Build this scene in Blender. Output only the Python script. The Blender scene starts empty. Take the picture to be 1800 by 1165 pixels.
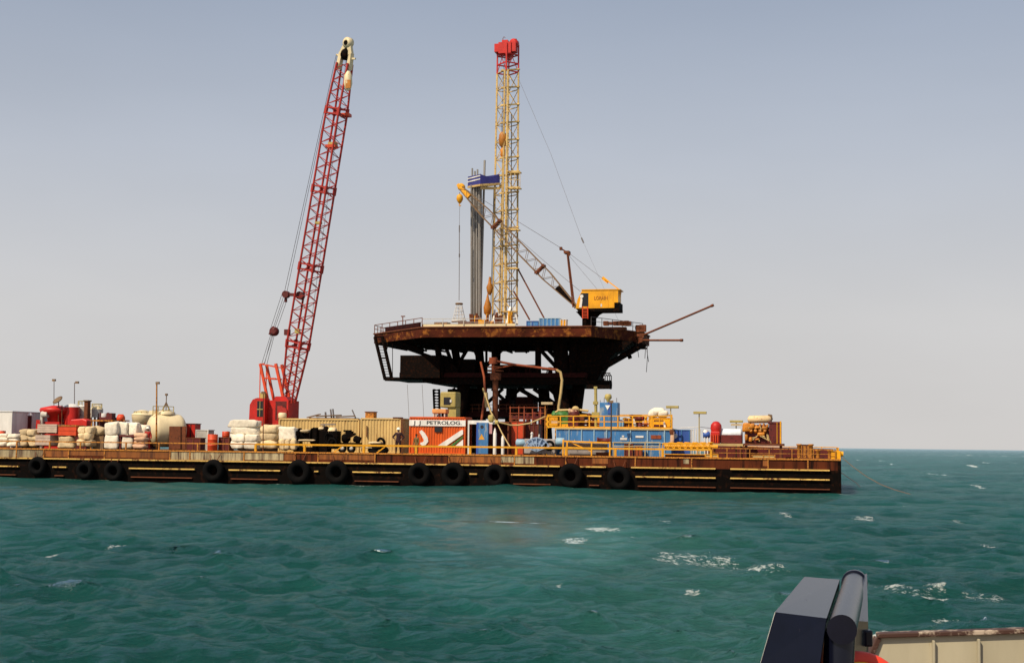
import bpy, bmesh, math, random
import numpy as np
from mathutils import Vector, Matrix, noise
R=math.radians; PI=math.pi
random.seed(7)
sc=bpy.context.scene; COL=sc.collection
V=Vector
# ---------------------------------------------------------------- camera
F=2500.0; CAMZ=3.6; ROLL=R(.68); PITCH=math.atan(197.6*math.cos(ROLL)/F)
CM=Matrix.Rotation(PI/2+PITCH,3,'X') @ Matrix.Rotation(ROLL,3,'Z')
cd=bpy.data.cameras.new('camera'); cam=bpy.data.objects.new('camera',cd); COL.objects.link(cam)
cam.matrix_world=Matrix.Translation((0,0,CAMZ)) @ CM.to_4x4()
cd.sensor_width=36; cd.lens=50; cd.clip_start=.1; cd.clip_end=60000
sc.camera=cam
# barge frame: x along its side, y across it (away from the boat), z up
ANG=R(12.5); EX=V((math.cos(ANG),-math.sin(ANG),0)); EY=V((math.sin(ANG),math.cos(ANG),0)); RO=V((27.5,119,0))
DECK=2.6
def world(p): return RO+EX*p[0]+EY*p[1]+V((0,0,p[2]))
def ray(px,py): return CM @ V((px-900,-(py-582.5),-F))
def at(px,py,v):
    d=ray(px,py); o=V((0,0,CAMZ))-RO
    t=(v-o.dot(EY))/d.dot(EY); q=o+d*t
    return V((q.dot(EX),v,q.z))
def ax(px,v,py=770): return at(px,py,v).x
def az(px,py,v): return at(px,py,v).z
def atY(px,py,Y):               # plain world point at distance Y (for the boat the picture is taken from)
    d=ray(px,py); t=Y/d.y; return V((d.x*t,Y,CAMZ+d.z*t))
def atZ(px,py,z):
    d=ray(px,py); t=(z-CAMZ)/d.z; return V((d.x*t,d.y*t,z))
# ---------------------------------------------------------------- mesh helper
class MB:
    def __init__(s): s.v=[]; s.f=[]; s.sm=[]; s.pc=[]; s.dp=0
    def add(s,vs,fs,smooth=False):
        o=len(s.v); s.v+= [V(p) for p in vs]
        for f in fs: s.f.append(tuple(o+i for i in f)); s.sm.append(smooth)
        return s
    def box(s,c,d,rot=None):
        c=V(c); x,y,z=[k/2 for k in d]
        vs=[V((i,j,k)) for i in(-x,x) for j in(-y,y) for k in(-z,z)]
        if rot is not None: vs=[rot@p for p in vs]
        return s.add([c+p for p in vs],[(0,1,3,2),(4,6,7,5),(0,4,5,1),(2,3,7,6),(0,2,6,4),(1,5,7,3)])
    def bx(s,x0,x1,y0,y1,z0,z1): return s.box(((x0+x1)/2,(y0+y1)/2,(z0+z1)/2),(x1-x0,y1-y0,z1-z0))
    def bar(s,p,q,w=.1,h=None):
        p,q=V(p),V(q); h=h or w; d=(q-p).normalized()
        u=d.cross(V((0,0,1)))
        if u.length<1e-3: u=V((1,0,0))
        u.normalize(); n=u.cross(d)
        vs=[a+u*(i*w/2)+n*(j*h/2) for a in(p,q) for i,j in((-1,-1),(1,-1),(1,1),(-1,1))]
        return s.add(vs,[(3,2,1,0),(4,5,6,7),(0,1,5,4),(1,2,6,5),(2,3,7,6),(3,0,4,7)])
    def tube(s,p,q,r,n=8,r2=None):
        return s.path([p,q],r,n,r2)
    def path(s,pts,r,n=8,r2=None,closed=False):
        pts=[V(p) for p in pts]; m=len(pts); vs=[];fs=[]; u=None
        for i,p in enumerate(pts):
            a=pts[(i-1)%m] if (i or closed) else p; b=pts[(i+1)%m] if (i<m-1 or closed) else p
            d=(b-a).normalized()
            if u is None:
                u=d.cross(V((0,0,1)))
                if u.length<1e-3: u=V((1,0,0))
            u=(u-d*u.dot(d)).normalized(); w=d.cross(u)
            rr=r if r2 is None else r+(r2-r)*i/(m-1)
            vs+=[p+(u*math.cos(k*2*PI/n)+w*math.sin(k*2*PI/n))*rr for k in range(n)]
        for i in range(m if closed else m-1):
            j=(i+1)%m
            fs+=[(i*n+k,i*n+(k+1)%n,j*n+(k+1)%n,j*n+k) for k in range(n)]
        s.add(vs,fs,True)
        if not closed: s.add(vs[:n],[tuple(range(n-1,-1,-1))]); s.add(vs[-n:],[tuple(range(n))])
        return s
    def lathe(s,c,axis,prof,n=16,smooth=True):
        c=V(c); d=V(axis).normalized(); u=d.cross(V((0,0,1)))
        if u.length<1e-3: u=V((1,0,0))
        u.normalize(); w=d.cross(u); m=len(prof)
        vs=[c+d*h+(u*math.cos(k*2*PI/n)+w*math.sin(k*2*PI/n))*r for r,h in prof for k in range(n)]
        fs=[(i*n+k,i*n+(k+1)%n,(i+1)*n+(k+1)%n,(i+1)*n+k) for i in range(m-1) for k in range(n)]
        s.add(vs,fs,smooth)
        if prof[0][0]>1e-4: s.add(vs[:n],[tuple(range(n-1,-1,-1))])
        if prof[-1][0]>1e-4: s.add(vs[-n:],[tuple(range(n))])
        return s
    def torus(s,c,axis,Rr,r,n=24,k=10,flat=1.0):
        d=V(axis).normalized(); u=d.cross(V((0,0,1)))
        if u.length<1e-3: u=V((1,0,0))
        u.normalize(); w=d.cross(u); c=V(c); vs=[]
        for i in range(n):
            a=i*2*PI/n; e=u*math.cos(a)+w*math.sin(a)
            for j in range(k):
                b=j*2*PI/k; vs.append(c+e*(Rr+r*math.cos(b))+d*(r*flat*math.sin(b)))
        return s.add(vs,[(i*k+j,((i+1)%n)*k+j,((i+1)%n)*k+(j+1)%k,i*k+(j+1)%k) for i in range(n) for j in range(k)],True)
    def prism(s,poly,y0,y1):      # polygon in x,z pushed along y
        m=len(poly); vs=[V((x,y0,z)) for x,z in poly]+[V((x,y1,z)) for x,z in poly]
        return s.add(vs,[tuple(range(m)),tuple(range(2*m-1,m-1,-1))]+[(i,i+m,(i+1)%m+m,(i+1)%m) for i in range(m)])
    def loft(s,rings,smooth=False):
        m=len(rings[0]); vs=[p for r in rings for p in r]; fs=[]
        for i in range(len(rings)-1): fs+=[(i*m+k,i*m+(k+1)%m,(i+1)*m+(k+1)%m,(i+1)*m+k) for k in range(m)]
        s.add(vs,fs,smooth); s.add(rings[0],[tuple(range(m-1,-1,-1))]); s.add(rings[-1],[tuple(range(m))]); return s
    def lump(s,c,d,seed=0,p=.45,amp=.06,nu=16,nv=10,rot=0):   # bulging bag
        c=V(c); vs=[]; fs=[]; rr=Matrix.Rotation(rot,3,'Z')
        sg=lambda t,e: math.copysign(abs(t)**e,t)
        for i in range(nv+1):
            f=-PI/2+PI*i/nv
            for j in range(nu):
                a=2*PI*j/nu
                q=V((sg(math.cos(f),p)*sg(math.cos(a),p)*d[0]/2,sg(math.cos(f),p)*sg(math.sin(a),p)*d[1]/2,sg(math.sin(f),p)*d[2]/2))
                k=1+amp*2.2*noise.noise(q*2.1+V((seed*3.7,seed*1.3,seed)))+amp*noise.noise(q*5+V((seed,9,seed)))
                vs.append(c+rr@(q*k))
        for i in range(nv): fs+=[(i*nu+j,i*nu+(j+1)%nu,(i+1)*nu+(j+1)%nu,(i+1)*nu+j) for j in range(nu)]
        return s.add(vs,fs,True)
    def mesh(s,name,origin):
        me=bpy.data.meshes.new(name); o=V(origin)
        me.from_pydata([p-o for p in s.v],[],s.f); me.polygons.foreach_set('use_smooth',s.sm)
        bm=bmesh.new(); bm.from_mesh(me); bmesh.ops.recalc_face_normals(bm,faces=bm.faces); bm.to_mesh(me); bm.free()
        me.update(); return me
def _mark(fn):
    def w(s,*a,**k):
        if s.dp==0: s.pc.append((len(s.v),len(s.f)))
        s.dp+=1; fn(s,*a,**k); s.dp-=1; return s
    return w
for _n in('box','bar','path','lathe','torus','prism','loft','lump'): setattr(MB,_n,_mark(getattr(MB,_n)))
def pieces(mb):
    e=mb.pc+[(len(mb.v),len(mb.f))]; out=[]
    for (a,b),(c,d) in zip(e,e[1:]):
        m=MB(); m.v=mb.v[a:c]; m.f=[tuple(i-a for i in f) for f in mb.f[b:d]]; m.sm=mb.sm[b:d]; out.append(m)
    return out
def parts(t,name,mb,mat,bevel=0): return [part(t,name,p,mat,bevel=bevel) for p in (pieces(mb) if isinstance(mb,MB) else mb)]
def setp(o,label=None,cat=None,group=None,kind=None):
    for k,v in(('label',label),('category',cat),('group',group),('kind',kind)):
        if v: o[k]=v
    return o
def place(o,O,w=False):
    if w: o.location=O
    else: o.location=world(O); o.rotation_euler=(0,0,-ANG)
def thing(name,label,cat,O,group=None,w=False):
    o=bpy.data.objects.new(name,None); COL.objects.link(o); o.empty_display_size=.2; place(o,O,w)
    ORG[o.name]=V(O); return setp(o,label,cat,group)
ORG={}
def part(t,name,mb,mat,label=None,bevel=0):
    O=ORG[t.name]; me=mb.mesh(name,O); me.materials.append(mat)
    o=bpy.data.objects.new(name,me); COL.objects.link(o); o.parent=t; ORG[o.name]=O
    if label: o['label']=label
    if bevel: 
        m=o.modifiers.new('bevel','BEVEL'); m.width=bevel; m.segments=2; m.limit_method='ANGLE'
    return o
def solo(name,mb,mat,label,cat,O,group=None,w=False,kind=None):
    me=mb.mesh(name,O); me.materials.append(mat); o=bpy.data.objects.new(name,me); COL.objects.link(o)
    place(o,O,w); ORG[o.name]=V(O); return setp(o,label,cat,group,kind)
def dup(t,O,w=False):
    c=t.copy(); COL.objects.link(c); place(c,O,w); ORG[c.name]=V(O)
    for a in list(t.children):
        b=a.copy(); COL.objects.link(b); b.parent=c
        for d in list(a.children):
            e=d.copy(); COL.objects.link(e); e.parent=b
    return c
def text(t,name,s,mat,p,size,depth=.01,width=None,rx=PI/2):   # lettering facing the near side, a child of t
    cu=bpy.data.curves.new(name,'FONT'); cu.body=s; cu.size=size; cu.extrude=depth; cu.offset=.012; cu.align_x='CENTER'; cu.align_y='CENTER'
    tmp=bpy.data.objects.new('tmp',cu); COL.objects.link(tmp); bpy.context.view_layer.update()
    me=bpy.data.meshes.new_from_object(tmp.evaluated_get(bpy.context.evaluated_depsgraph_get()))
    bpy.data.objects.remove(tmp)
    xs=[v.co.x for v in me.vertices]; k=(width/(max(xs)-min(xs))) if width else 1
    me.transform(Matrix.Diagonal((k,1,1,1))); me.transform(Matrix.Rotation(rx,4,'X'))
    me.materials.clear(); me.materials.append(mat)
    o=bpy.data.objects.new(name,me); COL.objects.link(o); o.parent=t; o.location=V(p)-ORG[t.name]; ORG[o.name]=ORG[t.name]; return o
# ---------------------------------------------------------------- materials
def nd(nt,t,**k):
    n=nt.nodes.new(t)
    for a,b in k.items():
        if a in n.inputs: n.inputs[a].default_value=b
        else: setattr(n,a,b)
    return n
def mat(name,col,rough=.6,metal=0.,var=.3,dirt=0.,dcol=(.06,.022,.008),scale=1.2,streak=False,bump=.02,spec=.4,rand=.12,ior=1.5,soft=0.,zs=.16):
    m=bpy.data.materials.new(name); m.use_nodes=True; nt=m.node_tree; L=nt.links.new
    b=nt.nodes['Principled BSDF']; b.inputs['Roughness'].default_value=rough; b.inputs['Metallic'].default_value=metal
    b.inputs['Specular IOR Level'].default_value=spec; b.inputs['IOR'].default_value=ior
    tc=nd(nt,'ShaderNodeTexCoord'); oi=nd(nt,'ShaderNodeObjectInfo')
    ml=nd(nt,'ShaderNodeMath',operation='MULTIPLY'); ml.inputs[1].default_value=57.; L(oi.outputs['Random'],ml.inputs[0])
    ad=nd(nt,'ShaderNodeVectorMath',operation='ADD'); L(tc.outputs['Object'],ad.inputs[0]); L(ml.outputs[0],ad.inputs[1])
    mp=nd(nt,'ShaderNodeMapping'); L(ad.outputs[0],mp.inputs[0]); mp.inputs['Scale'].default_value=(scale,scale,scale*(zs if streak else 1))
    n1=nd(nt,'ShaderNodeTexNoise',Scale=1.,Detail=7.,Roughness=.65); L(mp.outputs[0],n1.inputs['Vector'])
    n2=nd(nt,'ShaderNodeTexNoise',Scale=3.1,Detail=6.,Roughness=.7); L(mp.outputs[0],n2.inputs['Vector'])
    mr=nd(nt,'ShaderNodeMapRange'); mr.inputs[1].default_value=.28; mr.inputs[2].default_value=.72; mr.inputs[3].default_value=1-var; mr.inputs[4].default_value=1+var*.45
    L(n1.outputs[0],mr.inputs[0])
    rv=nd(nt,'ShaderNodeMapRange'); rv.inputs[3].default_value=1-rand; rv.inputs[4].default_value=1+rand*.5; L(oi.outputs['Random'],rv.inputs[0])
    mm=nd(nt,'ShaderNodeMath',operation='MULTIPLY'); L(mr.outputs[0],mm.inputs[0]); L(rv.outputs[0],mm.inputs[1])
    hs=nd(nt,'ShaderNodeHueSaturation',Color=(*col,1)); L(mm.outputs[0],hs.inputs['Value'])
    last=hs.outputs[0]
    if dirt:
        m2=nd(nt,'ShaderNodeMapRange'); m2.inputs[1].default_value=.72-.45*dirt; m2.inputs[2].default_value=.80-.38*dirt+soft; L(n2.outputs[0],m2.inputs[0])
        mx=nd(nt,'ShaderNodeMix',data_type='RGBA'); L(m2.outputs[0],mx.inputs[0]); L(last,mx.inputs[6]); mx.inputs[7].default_value=(*dcol,1); last=mx.outputs[2]
        m3=nd(nt,'ShaderNodeMapRange'); L(m2.outputs[0],m3.inputs[0]); m3.inputs[3].default_value=rough; m3.inputs[4].default_value=.85; L(m3.outputs[0],b.inputs['Roughness'])
    L(last,b.inputs['Base Color'])
    if bump:
        bp=nd(nt,'ShaderNodeBump',Strength=.4,Distance=bump); L(n2.outputs[0],bp.inputs['Height']); L(bp.outputs[0],b.inputs['Normal'])
    return m
RU=(.07,.024,.008)
m_black=mat('black_paint',(.0032,.0021,.0018),.85,dirt=.42,dcol=(.017,.006,.003),spec=.06,scale=.6)
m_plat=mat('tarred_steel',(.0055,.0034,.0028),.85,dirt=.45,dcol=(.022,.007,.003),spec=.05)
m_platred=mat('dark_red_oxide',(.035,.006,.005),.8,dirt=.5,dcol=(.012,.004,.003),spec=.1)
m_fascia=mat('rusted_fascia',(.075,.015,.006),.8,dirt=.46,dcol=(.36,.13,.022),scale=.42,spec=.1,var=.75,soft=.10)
m_strake=mat('rusted_strake',(.10,.022,.007),.7,dirt=.5,dcol=(.012,.004,.003),scale=.8,var=.5,streak=True,spec=.1,zs=.08,soft=.06)
m_rail=mat('cream_rub_rail',(.70,.43,.11),.7,dirt=.45,dcol=(.10,.03,.012),scale=.7)
m_yel=mat('yellow_paint',(.78,.35,.006),.5,dirt=.35,dcol=(.20,.06,.012),scale=2)
m_yel2=mat('bright_yellow_paint',(.85,.38,.004),.45,dirt=.12,dcol=(.35,.13,.01))
m_brownrail=mat('rusty_yellow_rail',(.50,.19,.02),.7,dirt=.5,dcol=(.10,.03,.012),scale=2)
m_orange=mat('orange_container',(.68,.10,.006),.55,dirt=.2,dcol=(.30,.035,.01),streak=True)
m_white=mat('white_paint',(.74,.72,.68),.5,dirt=.15,dcol=(.40,.25,.12),streak=True)
m_grey=mat('grey_paint',(.38,.34,.33),.6,dirt=.2,dcol=(.2,.12,.08))
m_lgrey=mat('pale_steel',(.5,.47,.42),.5,dirt=.3,dcol=(.25,.15,.07))
m_cream=mat('cream_tank_paint',(.72,.60,.37),.45,dirt=.2,dcol=(.42,.25,.10),scale=.8,var=.2)
m_ccream=mat('cream_container_paint',(.66,.45,.17),.6,dirt=.3,dcol=(.32,.17,.05),scale=1.4,streak=True)
m_rust=mat('rust',(.15,.04,.012),.85,dirt=.4,dcol=(.05,.014,.006))
m_rustpipe=mat('rust_red_pipe',(.28,.055,.014),.75,dirt=.35,dcol=(.09,.02,.008),streak=True)
m_red=mat('red_paint',(.52,.016,.009),.45,dirt=.15,dcol=(.16,.012,.008))
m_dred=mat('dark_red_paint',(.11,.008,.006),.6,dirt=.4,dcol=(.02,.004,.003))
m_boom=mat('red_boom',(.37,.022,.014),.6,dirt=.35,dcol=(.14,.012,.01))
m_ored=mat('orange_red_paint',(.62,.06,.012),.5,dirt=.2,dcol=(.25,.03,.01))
m_blue=mat('blue_paint',(.045,.18,.42),.5,dirt=.38,dcol=(.26,.30,.33),streak=True,scale=1.3)
m_dblue=mat('deep_blue_paint',(.03,.09,.36),.5,dirt=.15,dcol=(.10,.16,.3),streak=True)
m_lblue=mat('pale_blue_paint',(.28,.44,.56),.5,dirt=.3,dcol=(.45,.45,.42))
m_nblue=mat('navy_tarp',(.035,.035,.20),.7,var=.3,dirt=.1,dcol=(.3,.3,.45))
m_green=mat('green_paint',(.04,.16,.03),.5,dirt=.2)
m_olive=mat('olive_yellow_paint',(.42,.33,.10),.6,dirt=.2,dcol=(.2,.12,.04))
m_mast=mat('cream_yellow_mast',(.66,.45,.16),.6,dirt=.42,dcol=(.13,.045,.012),scale=1.6,rand=.3)
m_pipe=mat('grey_drill_pipe',(.30,.28,.26),.5,metal=.3,dirt=.25,dcol=(.16,.10,.07),streak=True)
m_steel=mat('dark_cable',(.045,.035,.035),.6,bump=0)
m_cable2=mat('grey_cable',(.16,.14,.14),.6,bump=0)
m_brown=mat('brown_boom',(.17,.10,.05),.65,dirt=.35,dcol=(.3,.17,.05))
m_rubber=mat('rubber',(.0035,.0032,.0034),.85,dirt=.2,dcol=(.010,.008,.006),bump=.03,spec=.08)
m_sack=mat('white_sack',(.80,.72,.58),.9,var=.35,dirt=.28,rand=.25,scale=2.2,soft=.06,dcol=(.42,.28,.14),bump=.05)
m_sack2=mat('cream_sack',(.70,.54,.32),.9,var=.4,rand=.3,scale=2.2,soft=.06,dirt=.3,dcol=(.38,.20,.08),bump=.05)
m_sack3=mat('pink_sack',(.64,.40,.26),.85,var=.25,dirt=.2,dcol=(.40,.18,.06),bump=.05)
m_crate=mat('pinkish_board',(.52,.40,.32),.8,dirt=.2,dcol=(.3,.16,.1),scale=2)
m_hose=mat('cream_hose',(.50,.36,.15),.7,dirt=.25,dcol=(.3,.15,.05))
m_text=mat('dark_lettering',(.02,.02,.03),.7,var=.1,bump=0)
m_textb=mat('brown_lettering',(.42,.16,.008),.7,var=.2,bump=0)
m_tri=mat('amber_mark',(.72,.34,.03),.6,bump=0)
m_glass=mat('dark_window',(.012,.010,.012),.12,var=.1,bump=0,spec=.5)
m_deck=mat('deck_plate',(.13,.075,.035),.85,dirt=.5,dcol=(.05,.025,.012),scale=.5)
m_boat=mat('cream_bulwark',(.42,.38,.27),.6,dirt=.16,dcol=(.33,.24,.11),scale=1.8,streak=True,var=.2,bump=.004)
m_cap=mat('brown_cap_rail',(.055,.022,.014),.6,dirt=.5,dcol=(.42,.34,.26),scale=2.2,bump=.004)
m_navy=mat('navy_gloss',(.003,.004,.012),.27,dirt=.10,dcol=(.008,.007,.010),scale=5,bump=.0006,spec=.34,var=.4)
m_buoy=mat('orange_lifebuoy',(.80,.055,.02),.45,var=.15,bump=0)
m_buoyy=mat('yellow_band',(.85,.50,.03),.5,var=.15,bump=0)
m_skin=mat('skin',(.20,.10,.06),.6,bump=0)
m_dcloth=mat('dark_coverall',(.030,.008,.012),.9,bump=0)
m_rcloth=mat('red_coverall',(.42,.02,.015),.9,bump=0)
m_gcloth=mat('olive_coverall',(.16,.10,.03),.9,bump=0)
m_helmet=mat('white_helmet',(.8,.74,.62),.4,var=.1,bump=0)
HAZE0,HAZE1=1.,.7
SKY=[(.63,.61,.592),(.63,.625,.632),(.535,.565,.64),(.28,.345,.48)]
SKYS=.10; SUNE=5.0; EXPO=0.
SEA=[(.008,.064,.056),(.016,.108,.094)]; SEACAP=.92
m_tankor=mat('pale_orange_paint',(.70,.32,.10),.6,dirt=.2)
m_pinkc=mat('pink_cloth',(.5,.25,.26),.9)
m_pblue=mat('grey_blue_paint',(.26,.36,.52),.5,dirt=.2,dcol=(.45,.45,.45))
m_whblue=mat('bluish_white_paint',(.68,.74,.80),.4,dirt=.12,dcol=(.3,.3,.3))
m_silencer=mat('cream_silencer',(.66,.48,.26),.6,dirt=.3,dcol=(.3,.12,.04))
m_strop=mat('orange_webbing',(.60,.16,.02),.8,var=.4,bump=.002)
m_amber=mat('amber_machine_paint',(.55,.20,.015),.55,dirt=.4,dcol=(.16,.045,.012),scale=3,rand=.3)
# ---------------------------------------------------------------- sky and sun
SUN=V((-.46,-.50,.76)).normalized()
w=bpy.data.worlds.new('World'); sc.world=w; w.use_nodes=True; nt=w.node_tree; L=nt.links.new
bg=nt.nodes['Background']
sk=nd(nt,'ShaderNodeTexSky',sky_type='NISHITA'); sk.sun_disc=False
sk.sun_elevation=math.asin(SUN.z); sk.sun_rotation=math.atan2(SUN.x,SUN.y); sk.dust_density=4.; sk.air_density=1.3; sk.ozone_density=1.0; sk.altitude=0
# hazy tropical air: the lower sky is drained of blue towards a warm white
tc=nd(nt,'ShaderNodeTexCoord'); sp=nd(nt,'ShaderNodeSeparateXYZ'); L(tc.outputs['Generated'],sp.inputs[0])
hz=nd(nt,'ShaderNodeMapRange',interpolation_type='SMOOTHSTEP'); hz.inputs[1].default_value=-.02; hz.inputs[2].default_value=.36; hz.inputs[3].default_value=HAZE0; hz.inputs[4].default_value=HAZE1; L(sp.outputs[2],hz.inputs[0])
mx=nd(nt,'ShaderNodeMix',data_type='RGBA'); L(hz.outputs[0],mx.inputs[0]); L(sk.outputs[0],mx.inputs[6])
gr=nd(nt,'ShaderNodeValToRGB'); L(sp.outputs[2],gr.inputs[0])
el=gr.color_ramp.elements; el[0].position=0; el[0].color=(*SKY[0],1); el[1].position=.40; el[1].color=(*SKY[3],1)
e=el.new(.09); e.color=(*SKY[1],1); e=el.new(.2); e.color=(*SKY[2],1)
mu=nd(nt,'ShaderNodeVectorMath',operation='SCALE'); mu.inputs['Scale'].default_value=1/SKYS; hn=nd(nt,'ShaderNodeTexNoise',Scale=2.2,Detail=4.,Roughness=.55); hm=nd(nt,'ShaderNodeMapping'); hm.inputs['Scale'].default_value=(1,1,3.2); L(tc.outputs['Generated'],hm.inputs[0]); L(hm.outputs[0],hn.inputs['Vector'])
hr=nd(nt,'ShaderNodeMapRange'); hr.inputs[1].default_value=.3; hr.inputs[2].default_value=.7; hr.inputs[3].default_value=.955; hr.inputs[4].default_value=1.045; L(hn.outputs[0],hr.inputs[0])
hv=nd(nt,'ShaderNodeVectorMath',operation='SCALE'); L(gr.outputs[0],hv.inputs[0]); L(hr.outputs[0],hv.inputs['Scale']); L(hv.outputs[0],mu.inputs[0])
L(mu.outputs[0],mx.inputs[7]); L(mx.outputs[2],bg.inputs[0]); bg.inputs[1].default_value=SKYS
ld=bpy.data.lights.new('sun','SUN'); ld.energy=SUNE; ld.angle=R(.5); ld.color=(1,.85,.64)
lo=bpy.data.objects.new('sun',ld); COL.objects.link(lo); lo.rotation_euler=SUN.to_track_quat('Z','Y').to_euler(); lo.location=(0,0,200)
sc.view_settings.view_transform='Standard'; sc.view_settings.look='None'; sc.view_settings.exposure=EXPO; sc.view_settings.gamma=1
sc.cycles.max_bounces=6; sc.cycles.use_denoising=True
# ---------------------------------------------------------------- sea
def sea():
    rng=np.random.default_rng(11)
    nr,na=1700,820
    r=3.0*np.exp(np.linspace(0,math.log(30000/3.0),nr)); a=np.linspace(R(-58),R(58),na)
    rr,aa=np.meshgrid(r,a,indexing='ij'); X=rr*np.sin(aa); Y=rr*np.cos(aa)
    sp=rr*math.log(10000)/nr
    Z=np.zeros_like(X); DX=np.zeros_like(X); DY=np.zeros_like(X); slope=np.zeros_like(X)
    NW=110
    lam=np.exp(rng.uniform(math.log(.32),math.log(5.5),NW)); ang=R(-102)+rng.normal(0,R(40),NW); ph=rng.uniform(0,2*PI,NW)
    env=.80+.42*np.sin(X*.021+Y*.013+1)*np.sin(Y*.027-X*.009)   # gusty patches
    # a smoother slick on the water in front of the orange container, where the platform mirrors darkly
    cq=atZ(890,925,0.); calm=np.clip(1.3-np.sqrt(((X-cq.x-(Y-cq.y)*.01)/(5.5*Y/62))**2+((Y-cq.y-6)/30.)**2),0,1)
    for l,t,p in zip(lam,ang,ph):
        k=2*PI/l; s=.066*(1. if l<1.3 else .72 if l<2.6 else .5); A=s/k
        g=np.clip(l/(2.7*sp)-.6,0,1)*env*(1-.93*calm)
        q=k*(X*math.cos(t)+Y*math.sin(t))+p; c=np.cos(q); si=np.sin(q)
        Z+=A*g*c; DX-=A*g*si*math.cos(t)*1.5; DY-=A*g*si*math.sin(t)*1.5; slope+=k*A*g*c
    for l,t,p in zip((13.,17.,22.,15.,27.),(R(-95),R(-120),R(-80),R(-60),R(-105)),(1.,2.,4.,.5,3.)):
        k=2*PI/l; q=k*(X*math.cos(t)+Y*math.sin(t))+p; Z+=.085*np.cos(q)*np.clip(l/(3*sp)-.6,0,1)
    VX=(X-RO.x)*EX.x+(Y-RO.y)*EX.y; VY=(X-RO.x)*EY.x+(Y-RO.y)*EY.y
    hullf=np.clip(1-np.abs(VY+.3)/1.1,0,1)*(VX<.6)*.62
    foam=np.clip((slope-.78)*1.8,0,1)*(.26+.24*np.clip((X/Y-.02)/.25,0,1))
    def spot(px,py,wd,dp,st):
        q=atZ(px,py,0.); nonlocal foam
        foam=np.maximum(foam,st*np.clip((1.4-np.sqrt(((X-q.x)/wd)**2+((Y-q.y)/dp)**2))*1.4,0,1))
    for px,py,wp,st in((1516,904,22,.55),(1528,902,9,.6),(1355,985,50,.52),(1400,990,40,.5),(1290,975,40,.46),(1605,1020,20,.62),(1632,1038,30,.52),(1660,1055,24,.54),(1570,1085,30,.56),(1622,1083,26,.58),(1680,1082,26,.55),(1640,1030,30,.48),(1560,1070,40,.46),(1700,1060,40,.46),(1590,1062,22,.5),(1700,1085,24,.5),(1640,1065,40,.48),(1755,1085,16,.5),
        (1705,818,9,1),(1680,799,8,1),(1783,801,10,1),(1630,799,4,1),(1549,792,3,1),(1565,795,3,.9),(1668,809,4,.8),(1760,802,4,.8),
        (890,909,36,.62),(940,912,24,.55),(1060,922,34,.58),(1010,936,26,.55),(1100,935,20,.5),(1180,960,30,.45),(210,946,14,.55),(90,958,6,.55),(985,1027,6,.6),(1215,1030,14,.5),(1170,905,12,.5),(1500,1090,20,.6),(1240,960,60,.42),(1420,1040,60,.40),(1300,1000,90,.36),(1730,1040,50,.42),(1580,1030,50,.42),(1690,905,14,.5),(1380,900,14,.5),(1740,950,14,.45),(1600,880,12,.5),(1460,925,12,.48),(1720,850,8,.8),(1640,830,6,.8),(1580,815,5,.8),(1530,808,4,.9),(1740,812,5,.9),(1345,1010,60,.42)):
        D=CAMZ*F/max(py-785,4); m=D/F; spot(px,py,wp*m,max(.25,(2.0 if wp<25 else 5.5)*D*D/(CAMZ*F)),st+(.16 if st<.7 else 0))
    foam=np.maximum(foam,hullf)
    wake=np.zeros_like(X); pl=[atZ(*p,0.) for p in((1430,1190),(1290,1080),(1200,990),(1110,945),(980,918),(860,908))]
    for p,q,w0,w1 in zip(pl,pl[1:],(3.2,3.6,4.2,5.,6.),(3.6,4.2,5.,6.,7.)):
        ux,uy=q.x-p.x,q.y-p.y; t=np.clip(((X-p.x)*ux+(Y-p.y)*uy)/(ux*ux+uy*uy),0,1)
        d=np.sqrt((X-p.x-ux*t)**2+(Y-p.y-uy*t)**2)/(w0+(w1-w0)*t); wake=np.maximum(wake,np.clip(1.35-d,0,1))
    Z-=.30
    n=nr*na; co=np.stack([X+DX,Y+DY,Z],-1).reshape(-1,3).astype(np.float32)
    i=np.arange(nr-1)[:,None]*na+np.arange(na-1)[None,:]
    q=np.stack([i,i+1,i+na+1,i+na],-1).reshape(-1,4)
    me=bpy.data.meshes.new('sea'); me.vertices.add(n); me.vertices.foreach_set('co',co.ravel())
    me.loops.add(q.size); me.loops.foreach_set('vertex_index',q.ravel().astype(np.int32))
    me.polygons.add(len(q)); me.polygons.foreach_set('loop_start',np.arange(0,q.size,4,dtype=np.int32)); me.polygons.foreach_set('loop_total',np.full(len(q),4,np.int32))
    me.update(); me.polygons.foreach_set('use_smooth',np.ones(len(q),bool))
    at_=me.attributes.new('foam','FLOAT','POINT'); at_.data.foreach_set('value',foam.ravel().astype(np.float32))
    ac=me.attributes.new('calm','FLOAT','POINT'); ac.data.foreach_set('value',calm.ravel().astype(np.float32))
    aw=me.attributes.new('wake','FLOAT','POINT'); aw.data.foreach_set('value',wake.ravel().astype(np.float32))
    m=bpy.data.materials.new('sea_water'); m.use_nodes=True; nt=m.node_tree; L=nt.links.new; b=nt.nodes['Principled BSDF']
    tc=nd(nt,'ShaderNodeTexCoord')
    n1=nd(nt,'ShaderNodeTexNoise',Scale=.045,Detail=3.); L(tc.outputs['Object'],n1.inputs['Vector'])
    cr=nd(nt,'ShaderNodeMix',data_type='RGBA'); cr.inputs[6].default_value=(*SEA[0],1); cr.inputs[7].default_value=(*SEA[1],1)
    r1=nd(nt,'ShaderNodeMapRange'); r1.inputs[1].default_value=.35; r1.inputs[2].default_value=.65; L(n1.outputs[0],r1.inputs[0]); L(r1.outputs[0],cr.inputs[0])
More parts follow.
